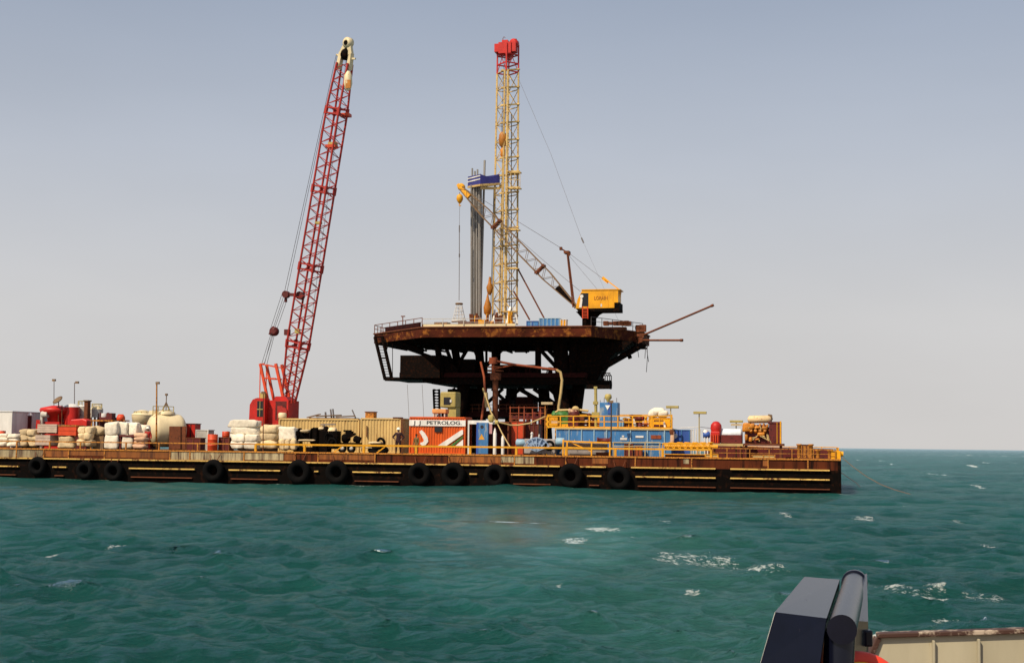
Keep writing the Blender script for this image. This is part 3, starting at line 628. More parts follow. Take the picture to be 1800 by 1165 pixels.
# travelling block and lines inside the mast
mb=MB().lathe(at(884,246,VM-.9)-V((0,0,.9)),(0,0,1),[(.15,0),(.42,.25),(.5,.9),(.45,1.5),(.2,1.8)],14).lathe(at(884,268,VM-.9)-V((0,0,.6)),(0,0,1),[(.1,0),(.3,.2),(.3,.9),(.1,1.2)],10)
parts(DK,'travelling_block',mb,m_amber)
mb=MB()
for dx in(-.2,-.07,.07,.2): mb.tube(V((ax(884,VM)+dx,VM-.8,z1-1)),at(884,240,VM-.8)+V((dx,0,0)),.022,4)
mb.tube(at(885,275,VM-.8),at(880,545,VM-.8),.05,6); mb.tube(at(899,200,VM-.4),at(899,565,VM-.4),.05,5); mb.tube(at(893,275,VM-.4),at(896,565,VM-.4),.035,5)
mb.tube(at(868,330,VM),at(862,565,VM),.04,5)
parts(DK,'drilling_line',mb,m_steel)
mb=MB().lathe(at(861,505,VM-1)-V((0,0,.9)),(0,0,1),[(.08,0),(.3,.3),(.42,.9),(.2,1.4),(.12,2.1)],10).lathe(at(857,540,VM-1)-V((0,0,1.0)),(0,0,1),[(.1,0),(.42,.3),(.48,1.),(.2,1.9),(.05,2.6)],10)
parts(DK,'hanging_tongs',mb,m_amber)
mb=MB(); rr=random.Random(4)
for i in range(26):
    px=rr.uniform(829,905); h=rr.uniform(.5,2.4); p=at(px,570,VM-2.4+rr.uniform(-1,1)); p.z=ZT; 
    if i%3: mb.tube(p,p+V((rr.uniform(-.3,.3),0,h)),rr.uniform(.08,.2),7)
    else: mb.box(p+V((0,0,h/4)),(rr.uniform(.4,1.1),.8,h/2))
parts(DK,'floor_gear',mb,m_yel)
mb=MB()
for i in range(18):
    px=rr.uniform(829,908); h=rr.uniform(.4,2.0); p=at(px,570,VM-3.3); p.z=ZT; mb.tube(p,p+V((rr.uniform(-.2,.2),0,h)),rr.uniform(.06,.16),6)
parts(DK,'floor_gear',mb,m_rust)
mb=MB().bar(at(909,470,VM),at(958,562,VM-2),.13).bar(at(903,512,VM),at(931,562,VM-2),.13)
parts(DK,'raker_strut',mb,m_rust)
gl=MB().path([at(912,140,VM),at(968,270,VM-1),at(1022,418,VM-2)],.016,4)
gl.tube(at(1022,418,VM-2),at(1026,427,VM-2),.09,6).path([at(1026,427,VM-2),at(1090,570,VM-3)],.009,4)
solo('guy_wire',gl,m_cable2,'thin guy wire running from the mast crown down to the right','cable',at(912,140,VM))
# racking board with standing pipe
VR=VM-1.2
RB=thing('racking_board','blue walled racking board hung on the mast side, a pipe rack seen from below','racking board',at(848,330,VR))
rm=Matrix.Rotation(R(-32),3,'Z')
c0=at(849,320,VR)
def rbx(a,b,c_,d): return [c0+rm@V((i,j,0))+V((0,0,k)) for i,j,k in ()]
ww=MB()
p0,p1,p2,p3=at(823,320,VR+1.2),at(845,316,VR-1.4),at(878,314,VR+.3),at(852,318,VR+2.6)
for p,q,h0,h1 in((p0,p1,.62,.62),(p1,p2,.62,.50),(p2,p3,.5,.5),(p3,p0,.5,.62)):
    n=(q-p).cross(V((0,0,1))).normalized()*.05; sag=-.28 if p is p1 else 0
    ring=[]
    for i in range(7):
        f=i/6; b=p.lerp(q,f); s=sag*math.sin(PI*f)
        ring.append([b-n+zz(-.5),b+n+zz(-.5),b+n+zz(h0+(h1-h0)*f+s),b-n+zz(h0+(h1-h0)*f+s)])
    ww.loft(ring)
wl=part(RB,'wind_wall',ww,m_nblue)
mb=MB(); n=(p1-p0).cross(V((0,0,1))).normalized()*-.06
n=V((n.x,n.y,0)); n=n if n.y<0 else -n
for h in(.36,-.02): mb.bar(p0+n*1.3+zz(h),p1+n*1.3+zz(h+.1),.03,.13)
part(wl,'pale_band',mb,m_white)
mb=MB(); fl=[p0+zz(-.62),p1+zz(-.62),p2+zz(-.62),p3+zz(-.62)]
for p,q in zip(fl,fl[1:]+fl[:1]): mb.bar(p,q,.2,.22)
for i in range(1,7): mb.bar(fl[0].lerp(fl[1],i/7),fl[3].lerp(fl[2],i/7),.12)
mb.bar(at(845,331,VR-1.),at(878,331,VR+.3),.14,.3); mb.bar(at(878,331,VR+.3),at(884,322,VM-.5),.15)
part(RB,'finger_floor',mb,m_mast)
DP=None
rr=random.Random(6); k=0
for row in range(3):
    for j in range(4):
        px=828.5+j*4.6+row*1.7; top=(296,301,298,306)[j] if row==1 else 325-row*3
        p=at(px,top,VR+.3+row*.45); q=at(px+.3,566,VR+.3+row*.45); q.z=ZT+.05
        lb='grey drill pipe standing in the tight bundle beneath the blue racking board'
        solo('drill_pipe',MB().tube(q,p,.105,7),m_pipe,lb,'drill pipe',q,'drill pipes racked under the blue board')
p=at(852,282,VR+1.6); q=at(844,566,VR+.6); q.z=ZT+.05
solo('drill_pipe',MB().tube(q,p,.13,7),m_pipe,'grey drill pipe leaning apart from the bundle, its top above the blue board','drill pipe',q,'drill pipes racked under the blue board')
# ---------------------------------------------------------------- yellow pedestal crane on the platform
VC=VP+6
PC=thing('pedestal_crane','yellow pedestal crane with long brown lattice boom on the right of the platform','crane',at(1036,568,VC))
g=lambda px,py,dv=0:at(px,py,VC+dv)
x=lambda px:ax(px,VC,540)
zc=lambda py:az(1040,py,VC)
body=MB(); hw=1.15
poly=[(x(1015),zc(544)),(x(1018),zc(528)),(x(1026),zc(512)),(x(1089),zc(511.5)),(x(1089),zc(543)),(x(1015),zc(544))][:-1]
body.prism(poly,VC-hw,VC+hw)
cab=part(PC,'machinery_house',body,m_yel2)
part(cab,'roof_edge',MB().bx(x(1025),x(1093),VC-hw-.08,VC+hw+.08,zc(512),zc(510.5)),m_yel2)
part(cab,'cab_window',MB().prism([(x(1025),zc(540)),(x(1022.5),zc(520)),(x(1025),zc(517)),(x(1037),zc(517)),(x(1037),zc(540))],VC-hw-.02,VC-hw+.1),m_glass)
mb=MB().prism([(x(1021),zc(542)),(x(1024),zc(524)),(x(1027),zc(528)),(x(1025.5),zc(542))],VC-hw-.05,VC-hw-.005).lathe((x(1025.5),VC-hw-.06,zc(522.5)),(0,1,0),[(.20,0),(.20,.04)],12)
part(cab,'white_window_frame',mb,m_white)
mb=MB()
for px in(1058,1072,1080): mb.bx(x(px)-.03,x(px)+.03,VC-hw-.02,VC-hw,zc(542),zc(513))
part(cab,'house_rib',mb,m_yel)
part(cab,'door_patch',MB().bx(x(1058.5),x(1061),VC-hw-.025,VC-hw,zc(541),zc(536)),m_white)
text(cab,'lettering','LORAIN',m_textb,V((x(1059),VC-hw-.03,zc(526))),.55,.01,width=1.5)
part(PC,'turntable_frame',MB().prism([(x(1016),zc(544)),(x(1092),zc(544)),(x(1092),zc(534)),(x(1083),zc(534)),(x(1083),zc(543.7)),(x(1016),zc(543.7))][:2]+[(x(1092),zc(549)),(x(1050),zc(549)),(x(1020),zc(549))],VC-1.3,VC+1.3).bx(x(1082.5),x(1092),VC-1.2,VC+1.2,zc(548.5),zc(534)),m_black)
pd=MB().lathe((x(1036),VC,zc(572)),(0,0,1),[(.80,0),(.80,zc(560)-zc(572)),(1.35,zc(550)-zc(572)),(1.5,zc(548.5)-zc(572))],20)
pd.prism([(x(1044),zc(560)),(x(1050),zc(555)),(x(1062),zc(549)),(x(1044),zc(549))],VC-.3,VC+.3).prism([(x(1030),zc(560)),(x(1024),zc(553)),(x(1016),zc(547)),(x(1030),zc(548))],VC-.3,VC+.3)
part(PC,'pedestal',pd,m_black)
mb=MB()
for px in(1028,1037): mb.bar((x(px),VC-1.5,zc(541)),(x(px),VC-1.4,zc(562)),.10)
for i in range(8): mb.bar((x(1028),VC-1.47,zc(543+i*2.5)),(x(1037),VC-1.47,zc(543+i*2.5)),.05)
part(PC,'access_ladder',mb,m_ored)
# lattice boom
bp,bq=g(1021,547),g(811,331)
bd=(bq-bp).normalized(); bu=V((0,-1,0)); bn=bu.cross(bd).normalized()
if bn.z<0: bn=-bn
Lb=(bq-bp).length
def bsec(f): 
    c=bp+bd*(Lb*f); e=min(1,f/.28)*.52+.03 if f<.28 else (.55 if f<.8 else .55-(f-.8)/.2*.33)
    d=.45 if f<.8 else .45-(f-.8)*.9
    return [c+bn*e+bu*d,c+bn*e-bu*d,c-bn*e-bu*d,c-bn*e+bu*d]
fs=[i/28 for i in range(29)]
mb=MB()
for a,b in((.0,.28),(.28,.8),(.8,1)):
    A,B=bsec(a),bsec(b)
    for i in range(4): mb.bar(A[i],B[i],.11)
part(PC,'boom_chord',mb,m_brown)
mb=MB()
for i in range(5,28):
    A,B=bsec(fs[i]),bsec(fs[i+1])
    for a,b in((0,3),(1,2)): mb.bar(A[a],B[b],.045) if i%2 else mb.bar(A[b],B[a],.045)
    mb.bar(A[0],B[1],.04); mb.bar(A[3],B[2],.04)
part(PC,'boom_lacing',mb,m_brown)
mb=MB(); A,B=bsec(.03),bsec(.19)
mb.loft([[A[0],A[1],A[2],A[3]],[B[0],B[1],B[2],B[3]]])
part(PC,'boom_heel',mb,m_plat)
for f in(.335,.70):
    A=bsec(f); mb=MB()
    for i in range(4): mb.bar(A[i],A[(i+1)%4],.2); mb.box(A[i],(.32,.32,.32))
    mb.bar(A[1],A[3],.15)
    part(PC,'boom_splice',mb,m_rust)
A,B=bsec(.93),bsec(1.03)
part(PC,'boom_tip',MB().loft([A,B]).lathe(bq+V((0,-.3,.12)),(0,1,0),[(.25,0),(.42,.1),(.42,.5),(.25,.6)],14),m_yel)
mb=MB()
for s in(-.6,.6): mb.bar(g(1009,541)+V((0,s,0)),g(998,447)+V((0,s*.5,0)),.13)
mb.box(g(997,444),(.6,1.1,.28)).tube(g(1000,447,-.5),g(1000,447,.5),.20,8).box(g(986,437),(.28,.4,.34)).bar(g(986,437),g(996,443),.15)
part(PC,'gantry_strut',mb,m_rust)
mb=MB()
for s in(-.5,.5):
    mb.bar(g(1063,490)+V((0,s*.6,0)),g(1091,511)+V((0,s,0)),.12); mb.bar(g(1091,511)+V((0,s,0)),g(1086,534)+V((0,s,0)),.1)
mb.bar(g(1059,488),g(1069,496),.45,.34)
part(PC,'back_stay_frame',mb,m_yel2)
mb=MB()
for s in(-.25,.25):
    mb.path([bq+V((0,s,.2)),g(900,383)+V((0,s,0)),g(986,436)+V((0,s,0))],.018,4)
    mb.path([g(1000,445)+V((0,s,0)),g(1060,490)+V((0,s,0))],.018,4)
mb.path([g(1000,449),g(1052,511)],.014,4); mb.path([bq,g(960,462),g(1020,512)],.02,4)
parts(PC,'luffing_rope',mb,m_cable2)
mb=MB().tube(g(808,338),g(808,347),.03,4)
hk=part(PC,'hoist_rope',mb,m_steel)
part(PC,'hook_block',MB().lathe(g(808,358),(0,0,1),[(.05,0),(.22,.15),(.40,.5),(.34,.9),(.1,1.1)],12).path([g(808,358),g(807,361),g(809,362.5),g(810,360.5)],.06,6),m_yel)
sl=MB().tube(g(808,362),g(807.5,400),.02,4).tube(g(807.5,396),g(807.5,408),.07,6).tube(g(807.5,408),g(807.5,448),.05,5).tube(g(807.5,446),g(807.5,452),.08,6).tube(g(807.5,450),g(807,528),.04,5)
part(PC,'load_line',sl,m_cable2)
TB=thing('transfer_basket','white netting transfer basket hanging on the long line of the yellow crane','basket',g(807,562))
part(TB,'top_ring',MB().torus(g(807,534),(0,0,1),.36,.10,16,8),m_brown)
mb=MB(); zt_,zb_=zc(533),zc(563); xc=x(807)
for i in range(10):
    a=i*PI/5; mb.tube((xc+.33*math.cos(a),VC+.33*math.sin(a),zt_),(xc+.78*math.cos(a),VC+.78*math.sin(a),zb_),.03,4)
for f in(.2,.4,.6,.8): mb.torus((xc,VC,zt_+(zb_-zt_)*f),(0,0,1),.33+.45*f,.022,20,4)
part(TB,'netting',mb,m_white)
part(TB,'base_ring',MB().torus((xc,VC,zb_),(0,0,1),.80,.10,20,8),m_lgrey)
# small things on the platform deck
def boxthing(name,label,cat,px0,px1,pyt,v,zb,m,dep=1.2,extra=None,m2=None,grp=None):
    x0,x1=ax(px0,v,pyt),ax(px1,v,pyt); zt=az((px0+px1)/2,pyt,v)
    t=thing(name,label,cat,((x0+x1)/2,v+dep/2,zb),grp)
    part(t,'body',MB().bx(x0,x1,v,v+dep,zb+.08,zt),m,bevel=.04)
    if extra: extra(t,x0,x1,v,dep,zb,zt)
    return t
def frame_on(m,k=5):
    def f(t,x0,x1,v,dep,zb,zt):
        mb=MB().bx(x0-.06,x1+.06,v-.06,v+dep+.06,zb,zb+.08)
        for i in range(k): 
            q=x0+(x1-x0)*i/(k-1); mb.bx(q-.04,q+.04,v-.05,v-.003,zb+.08,zt)
        mb.bx(x0-.05,x1+.05,v-.05,v+dep+.05,zt,zt+.06)
        part(t,'frame',mb,m)
    return f
boxthing('tool_skid','low blue skid tank on the platform deck left of the yellow crane','skid tank',948,983,560,VP+3,ZT,m_blue,2.,frame_on(m_lblue,6))
boxthing('tool_box','small blue deck box beside the mast strut on the platform','deck box',926,946,565,VP+3,ZT,m_blue,1.2,frame_on(m_dblue,3))
boxthing('supply_box','yellow and white supply box at the right of the blue skid tank','supply box',985,995,562,VP+3,ZT,m_yel,1.,frame_on(m_white,3))
boxthing('deck_crate','flat amber crate behind the platform rail left of the pipe bundle','crate',764,786,567,VP+2,ZT,m_brownrail,1.4,frame_on(m_rust,4))
boxthing('deck_locker','long dark red locker on the platform deck beside the pipe bundle','locker',806,828,566,VP+2,ZT,m_dred,1.4,frame_on(m_rust,3))
# loading arm with hose hung on the platform side
LA=thing('loading_arm','rust red loading arm on a tall pipe column with cream hose hanging from its end','loading arm',at(871,740,VP-1))
part(LA,'column',MB().tube((ax(871,VP-1),VP-1,-2),at(871,655,VP-1),.32,12).tube(at(871,668,VP-1),at(871,656,VP-1),.6,12),m_rust)
mb=MB().tube(at(868,655,VP-1),at(866,632,VP-1),.18,8).path([at(864,633,VP-1),at(905,641,VP-1.4),at(980,650,VP-2)],.13,8).box(at(867,634,VP-1),(.8,.6,.7)).path([at(870,648,VP-1),at(905,641,VP-1.4)],.08,6)
part(LA,'arm',mb,m_rustpipe)
part(LA,'hose',MB().path([at(978,650,VP-2),at(985,654,VP-2),at(988,668,VP-2),at(986,690,VP-2.2),at(982,715,VP-2.4),at(982,750,VP-2.6)],.15,8),m_hose)
part(LA,'work_cage',MB().torus(at(871,652,VP-1),(0,0,1),.9,.05,16,5).torus(at(871,645,VP-1),(0,0,1),.9,.04,16,5),m_rust)
RS=thing('riser_pipe','thin rusty riser pipe leaning beside the loading arm column','pipe',at(850,740,VP-2))
part(RS,'pipe',MB().path([at(845,636,VP-.6),at(851,662,VP-1),at(853,690,VP-1.4),at(846,742,VP-2)],.13,8),m_rustpipe)
part(RS,'hose',MB().path([at(849,682,VP-1.8),at(857,705,VP-2),at(864,728,VP-2.5),at(872,742,VP-3)],.11,8).tube(at(854,690,VP-2),at(856,716,VP-2),.22,8),m_hose)
# ---------------------------------------------------------------- red crawler crane on the barge
VK=10.
RC=thing('crawler_crane','red crawler crane with very tall lattice boom standing on the barge','crane',(ax(484,VK),VK,DECK))
g=lambda px,py,dv=0:at(px,py,VK+dv)
x=lambda px,py=720:ax(px,VK,py)
zc=lambda py:az(484,py,VK)
mb=MB()
for s in(-1,1):
    y=VK+s*1.9; pr=[]
    mb=MB(); mb.bx(x(484)-2.6,x(484)+2.6,y-.45,y+.45,DECK+.05,DECK+.95)
    for e in(-1,1): mb.lathe((x(484)+e*2.6,y-.45,DECK+.5),(0,1,0),[(.45,0),(.45,.9)],14)
    part(RC,'crawler_track',mb,m_black)
mb=MB().bx(x(484)-1.2,x(484)+1.2,VK-1.5,VK+1.5,DECK+.5,DECK+1.1)
part(RC,'turntable',mb,m_black)
hs=MB().prism([(x(449),zc(748)),(x(450),zc(712)),(x(455),zc(703)),(x(463),zc(700)),(x(463),zc(748))],VK-1.6,VK+1.6)
part(RC,'counterweight',hs,m_red)
hs=MB().bx(x(463),x(516),VK-1.45,VK+1.45,zc(750),zc(704)).prism([(x(488),zc(704)),(x(490),zc(697)),(x(508),zc(697)),(x(513),zc(704))],VK-1.0,VK+1.0)
hu=part(RC,'machinery_house',hs,m_red)
part(hu,'side_opening',MB().bx(x(494),x(513),VK-1.47,VK-1.2,zc(738),zc(706)),m_dred)
part(hu,'engine',MB().bx(x(498),x(507),VK-1.6,VK-1.47,zc(738),zc(714)).lathe((x(508),VK-1.5,zc(724)),(0,-1,0),[(.45,0),(.45,.2)],12),m_boom)
op=MB().bx(x(464.5),x(481),VK-2.3,VK-1.45,zc(750),zc(701))
oc_=part(RC,'operator_cab',op,m_red)
part(oc_,'cab_window',MB().bx(x(468),x(478),VK-2.33,VK-2.2,zc(733),zc(706)),m_glass)
part(oc_,'window_bar',MB().bx(x(472.6),x(473.4),VK-2.36,VK-2.3,zc(733),zc(706)).bx(x(468),x(478),VK-2.36,VK-2.3,zc(721),zc(719.6)),m_olive)
mb=MB()
mb.bx(x(466),x(474),VK-1.4,VK-.8,zc(704),zc(691))
part(RC,'roof_air_box',mb,m_olive)
# A-frame behind the boom
mb=MB()
for s in(-.8,.8):
    o=V((0,s,0))
    mb.bar(g(463,640)+o,g(476,703)+o,.24); mb.bar(g(490,640)+o,g(504,703)+o,.26); mb.bar(g(463,640)+o,g(490,646)+o,.10); mb.bar(g(468,665)+o,g(490,666)+o,.14)
    mb.bar(g(463,640)+o,g(462,700)+o,.08)
mb.bar(g(463,640,-.8),g(463,640,.8),.2); mb.bar(g(468,665,-.8),g(468,665,.8),.16)
part(RC,'gantry_frame',mb,m_ored)
# boom
bp,bq=g(507,706,-.6),g(606,112,-4.0)
bd=(bq-bp).normalized(); sidew=V((.93,-.37,0)); sidew=(sidew-bd*sidew.dot(bd)).normalized(); dep=bd.cross(sidew).normalized()
Lb=(bq-bp).length
def rsec(f):
    c=bp+bd*(Lb*f)
    k=.66 if f<.03 else (.66+(f-.03)/.17*.28 if f<.20 else (.94-(f-.2)/.66*.12 if f<.86 else .82-(f-.86)/.14*.12))
    e=.25+min(1,f/.17)*.38 if f<.17 else (.63 if f<.86 else .63-(f-.86)/.14*.28)
    return [c-sidew*k-dep*e,c+sidew*k-dep*e,c+sidew*k+dep*e,c-sidew*k+dep*e]
ks=[0,.17,.40,.63,.86,1]
for a,b in zip(ks,ks[1:]):
    A,B=rsec(a),rsec(b); mb=MB()
    for i in range(4): mb.tube(A[i],B[i],.11,6)
    n=12 if b-a>.16 else 8
    for j in range(n):
        P,Q=rsec(a+(b-a)*j/n),rsec(a+(b-a)*(j+1)/n)
        for u_,v_ in((0,1),(3,2),(0,3),(1,2)):
            mb.tube(P[u_],Q[v_],.042,4) if (j+u_)%2 else mb.tube(P[v_],Q[u_],.042,4)
    part(RC,'boom_section',mb,m_boom)
for f in ks[1:5]:
    mb=MB()
    for ff in(f-.008,f+.008):
        A=rsec(ff)
        for i in range(4): mb.bar(A[i],A[(i+1)%4],.13)
    for i in range(4): mb.bar(rsec(f-.012)[i],rsec(f+.012)[i],.26)
    part(RC,'boom_joint',mb,m_boom)
mb=MB()
for px,py in((611,203),(587,258)): 
    p=g(px-4,py,-3.2); mb.box(p,(1.0,.9,.28))
parts(RC,'rope_guide',mb,m_ored)
mb=MB().box(g(585,254,-3),(.8,.6,.35)).box(g(560,392,-2.4),(.6,.4,.25)).box(g(523,582,-1.5),(.45,.4,.45))
parts(RC,'sheave_box',mb,m_olive)
hb=MB().lathe(g(611.5,160,-4.4),(0,0,1),[(.10,0),(.30,.2),(.42,.7),(.38,1.5),(.2,1.9)],12)
hb=part(RC,'hook_block',hb,m_cream); part(hb,'block_cheek',MB().box(g(612,148,-4.75),(.5,.1,.8)),m_amber)
# cream boom head
t0=bq; up=bd
hd=MB()
for s in(-1,1):
    a=t0+sidew*(.72*s); hd.bar(a-up*.6,a+up*1.0-sidew*(.12*s),.42); hd.bar(a+up*.9-sidew*(.12*s),t0+up*2.05+sidew*(.12*s),.40)
hd.lathe(t0+up*2.0-dep*.35,dep,[(.3,0),(.52,.1),(.52,.6),(.3,.7)],16)
hd.bar(t0-sidew*1.25+up*.75,t0-sidew*.5+up*.75,.16); hd.bar(t0+sidew*.6+up*.5,t0+sidew*1.25+up*.55,.16)
part(RC,'boom_head',hd,m_cream)
mb=MB().lathe(t0+up*.85-sidew*.35,sidew,[(.45,0),(.55,.1),(.55,.6),(.45,.7)],14).lathe(t0+up*1.95-dep*.38,dep,[(.25,0),(.25,.02)],12)
parts(RC,'head_sheave',mb,m_black)
mb=MB()
for s in(-.12,.12): mb.tube(t0+up*.8+sidew*(.15+s),g(611,150,-4.4)+V((s,0,0)),.025,4)
mb.tube(t0+sidew*.1+up*.6,g(548,560,-1.8),.022,4)
parts(RC,'hoist_rope',mb,m_steel)
mb=MB().bar(g(497,517,-1.4),g(531,519,-1.4),.30).lathe(g(501,517,-1.7),(0,1,0),[(.35,0),(.35,.6)],12).lathe(g(526,519,-1.7),(0,1,0),[(.40,0),(.40,.6)],12).tube(g(502,518,-1.4),g(502.5,531,-1.4),.14,6)
br=part(RC,'bridle_bar',mb,m_dred)
mb=MB()
for s in(-.3,.3):
    o=V((0,s,0)); mb.tube(t0-sidew*1.2+up*.75+o*.5,g(502,514,-1.4)+o,.03,4); mb.tube(g(497,519,-1.4)+o,g(477,580,-.8)+o,.03,4); mb.tube(g(503,525,-1.4)+o,g(484,580,-.8)+o,.03,4); mb.tube(g(479,585,-.8)+o,g(462,640,-.2)+o,.028,4); mb.tube(g(481,585,-.8)+o,g(467,640,-.2)+o,.028,4)
parts(RC,'pendant_rope',mb,m_steel)
part(RC,'pulley_block',MB().lathe(g(480,582,-1.1),(0,1,0),[(.25,0),(.45,.1),(.45,.5),(.25,.6)],14).bar(g(483,575,-.8),g(476,589,-.8),.4),m_dred)
part(RC,'boom_stop',MB().box(g(505,584,-1.3),(.5,.5,.55)),m_dred)
# ---------------------------------------------------------------- containers amidships
container('shipping_container','cream corrugated shipping container right of the red crane, black machines before it',489,631,736,7.,2.45,m_ccream,m_ccream,.30,group='cream containers')
t,(x0,x1,z0,z1)=container('shipping_container','cream corrugated shipping container beside the orange container, man in front of it',633,704,735,6.6,5.5,m_ccream,m_ccream,.28,group='cream containers')
part(t,'roof_edge_plate',MB().bx(ax(690,6.6),x1+.05,6.55,7.2,z1+.03,z1+.12),m_dred)
part(t,'vent_pipe',MB().bx(ax(643.5,6.5),ax(645,6.5),6.5,6.58,az(644,768,6.5),az(644,748,6.5)),m_rust)
t,(x0,x1,z0,z1)=container('office_container','orange corrugated container with white name band, curl and diagonal stripes',719,818,733,5.,2.5,m_orange,m_orange,.24)
yv=5.-.012
part(t,'name_band',MB().bx(x0,x1,yv-.01,5.06,az(768,748.5,5),az(768,738,5)),m_white)
text(t,'lettering','J  J   PETROLOG.',m_text,V(((ax(726,5)+ax(813,5))/2,yv-.012,az(768,743.2,5))),.46,.006,width=ax(812,5)-ax(727,5))
P=lambda px,py:(ax(px,5,py),az(px,py,5))
part(t,'diagonal_stripe',MB().prism([P(768,784),P(811,755.5),P(814,755.5),P(814,763),P(783,784.5)],yv-.01,5.06),m_white)
part(t,'green_stripe',MB().prism([P(790,784),P(814,765.5),P(814,769),P(796,784.4)],yv-.01,5.06),m_green)
part(t,'lower_stripe',MB().prism([P(799,784.5),P(814,772),P(814,784.5)],yv-.01,5.06),m_white)
curl=[(739,757,2.6),(744,763,3.6),(748,770,3.9),(749,775,3.9),(746,779,3.6),(742,780,2.8),(739,778.5,1.5)]
pts=[];pt2=[]
for i,(a,b,r) in enumerate(curl):
    q=curl[min(i+1,len(curl)-1)]; p=curl[max(i-1,0)]; dx,dy=q[0]-p[0],q[1]-p[1]; l=math.hypot(dx,dy)
    pts.append(P(a+dy/l*r,b-dx/l*r)); pt2.append(P(a-dy/l*r,b+dx/l*r))
mb=MB()
for i in range(len(pts)-1): mb.prism([pts[i],pts[i+1],pt2[i+1],pt2[i]],yv-.01,5.06)
part(t,'white_curl_emblem',mb,m_white)
part(t,'window',MB().bx(ax(764,5),ax(777,5),yv-.03,5.06,az(768,759,5),az(768,750,5)),m_glass)
# ---------------------------------------------------------------- sacks and crates
ORD=['first','second','third','fourth']
def bagstack(pxs,pyt,pyb,v,layers,cols,m,noun,where,dep=1.1,grp=None,gap=.0,jit=.09,p=.45,pallet=True):
    x0,x1=ax(pxs[0],v),ax(pxs[1],v); c=(pxs[0]+pxs[1])/2; zt=az(c,pyt,v); zb=max(DECK+.02,az(c,pyb,v)) if pyb else DECK+.02
    h=(zt-zb)/layers; 
    for L_ in range(layers):
        for k in range(cols):
            wd=(x1-x0)/cols; q=V((x0+wd*(k+.5)+random.uniform(-jit,jit),v+dep/2+random.uniform(-jit,jit),zb+h*L_))
            lw='only layer' if layers==1 else ('bottom layer' if L_==0 else 'top layer' if L_==layers-1 else ORD[L_]+' layer up')
            cw='' if cols==1 else ('left ' if k==0 else 'right ' if k==cols-1 else 'middle ')
            lb=f'{cw}{noun}, {lw}, {where}' if layers>1 or cols>1 else f'{noun} {where}'
            solo('bulk_bag' if 'bulk' in noun else 'sack',MB().lump(q+V((0,0,h*.5)),(wd*random.uniform(.96,1.08),dep*random.uniform(.85,1.05),h*random.uniform(1.06,1.2)),random.randint(0,99),p*random.uniform(.9,1.35),.11,20,12,rot=random.uniform(-.14,.14)),m,lb,'bag',q,grp or ('bags '+where))
bagstack((-8,30),762,784,2.2,3,2,m_sack,'white sack','heap under the white cabin',grp='sacks by the white cabin')
bagstack((31,62),755,784,2.6,3,2,m_sack2,'cream sack','heap left of the pink board crates',grp='sacks beside the board crates')
bagstack((134,160),750,784,2.2,3,2,m_sack2,'cream sack','pile right of the red crate',grp='sacks beside the red crate')
bagstack((183,204),743,788,2.0,2,1,m_sack,'white bulk bag','in the tall pair right of the brown post',p=.3)
bagstack((208,239),743.5,764,2.6,1,2,m_sack,'white bulk bag','on the red beam left of the cream tank',p=.3,grp='bulk bags left of the cream tank')
bagstack((212,232),766,788,2.4,1,1,m_sack,'white bulk bag','under the red beam left of the cream tank',p=.35,grp='bulk bags left of the cream tank')
bagstack((237,256),748,764,3.2,1,1,m_sack,'sagging white bulk bag','behind the person in red')
bagstack((233,256),761,788,2.0,4,1,m_sack3,'pinkish sack','pile beside the person in red')
bagstack((400,455),738,763,3.0,2,1,m_sack,'wide white bulk bag','wide stack left of the red crane',p=.38)
bagstack((404,452),763.5,788,2.6,2,2,m_sack,'small white bulk bag','base of the wide stack',p=.38)
bagstack((455,486),747,788,3.0,3,1,m_sack2,'cream bulk bag','narrow stack by the crane cab',p=.4)
bagstack((487,519),752,772,2.8,1,1,m_sack,'sheet covered white bulk bag','on the sacks at the cream container corner',p=.35)
bagstack((489,520),772,790,2.6,1,3,m_sack2,'cream sack','row at the cream container corner')
mb=MB()
x0,x1=ax(205,2.5),ax(243,2.5); zz0=az(224,766,2.5)
mb.bx(x0,x1,2.4,3.9,zz0-.08,zz0+.10)
for a in(x0+.1,x0+.4,x1-.35): mb.bx(a-.07,a+.07,2.45,3.8,DECK,zz0-.08)
solo('cargo_rack',mb,m_dred,'dark red rack holding up two white bulk bags left of the cream tank','rack',((x0+x1)/2,3.,DECK))
def crate(label,px0,px1,pyt,pyb,v,m,dep=1.3,n=4,name='board_crate'):
    x0,x1=ax(px0,v),ax(px1,v); c=(px0+px1)/2; zt=az(c,pyt,v); zb=max(DECK+.01,az(c,pyb,v)); t=thing(name,label,'crate',((x0+x1)/2,v+dep/2,zb))
    mb=MB(); hh=(zt-zb-.1)/n
    for i in range(n):
        mb.bx(x0,x1-.0,v,v+dep,zb+.1+hh*i+.015,zb+.1+hh*(i+1)-.015)
    mb.bx(x0+.06,x1-.06,v+.06,v+dep-.06,zb+.1,zt-.03)
    part(t,'boards',mb,m)
    mb=MB()
    for q in(x0+.1,(x0+x1)/2,x1-.1): mb.bx(q-.08,q+.08,v+.02,v+dep-.02,zb,zb+.1)
    part(t,'skid',mb,m_rust)
    return t
crate('pinkish board crate stacked on top of another, left of the red crate',65,99,745,762,2.6,m_crate,1.6)
crate('lower pinkish board crate under the stacked one',62,88,764,784,2.4,m_crate,1.6,3)
t=crate('orange red crate with yellow lid on a stack of cream sacks',102,133,749,767,2.6,m_ored,1.5,2)
x0,x1=ax(102,2.6),ax(133,2.6); z=az(117,749,2.6)
part(t,'lid',MB().bx(x0-.05,x1+.05,2.55,4.15,z,z+.12),m_brownrail)
bagstack((100,127),767,787,2.5,2,1,m_sack2,'flat cream sack','under the orange red crate')
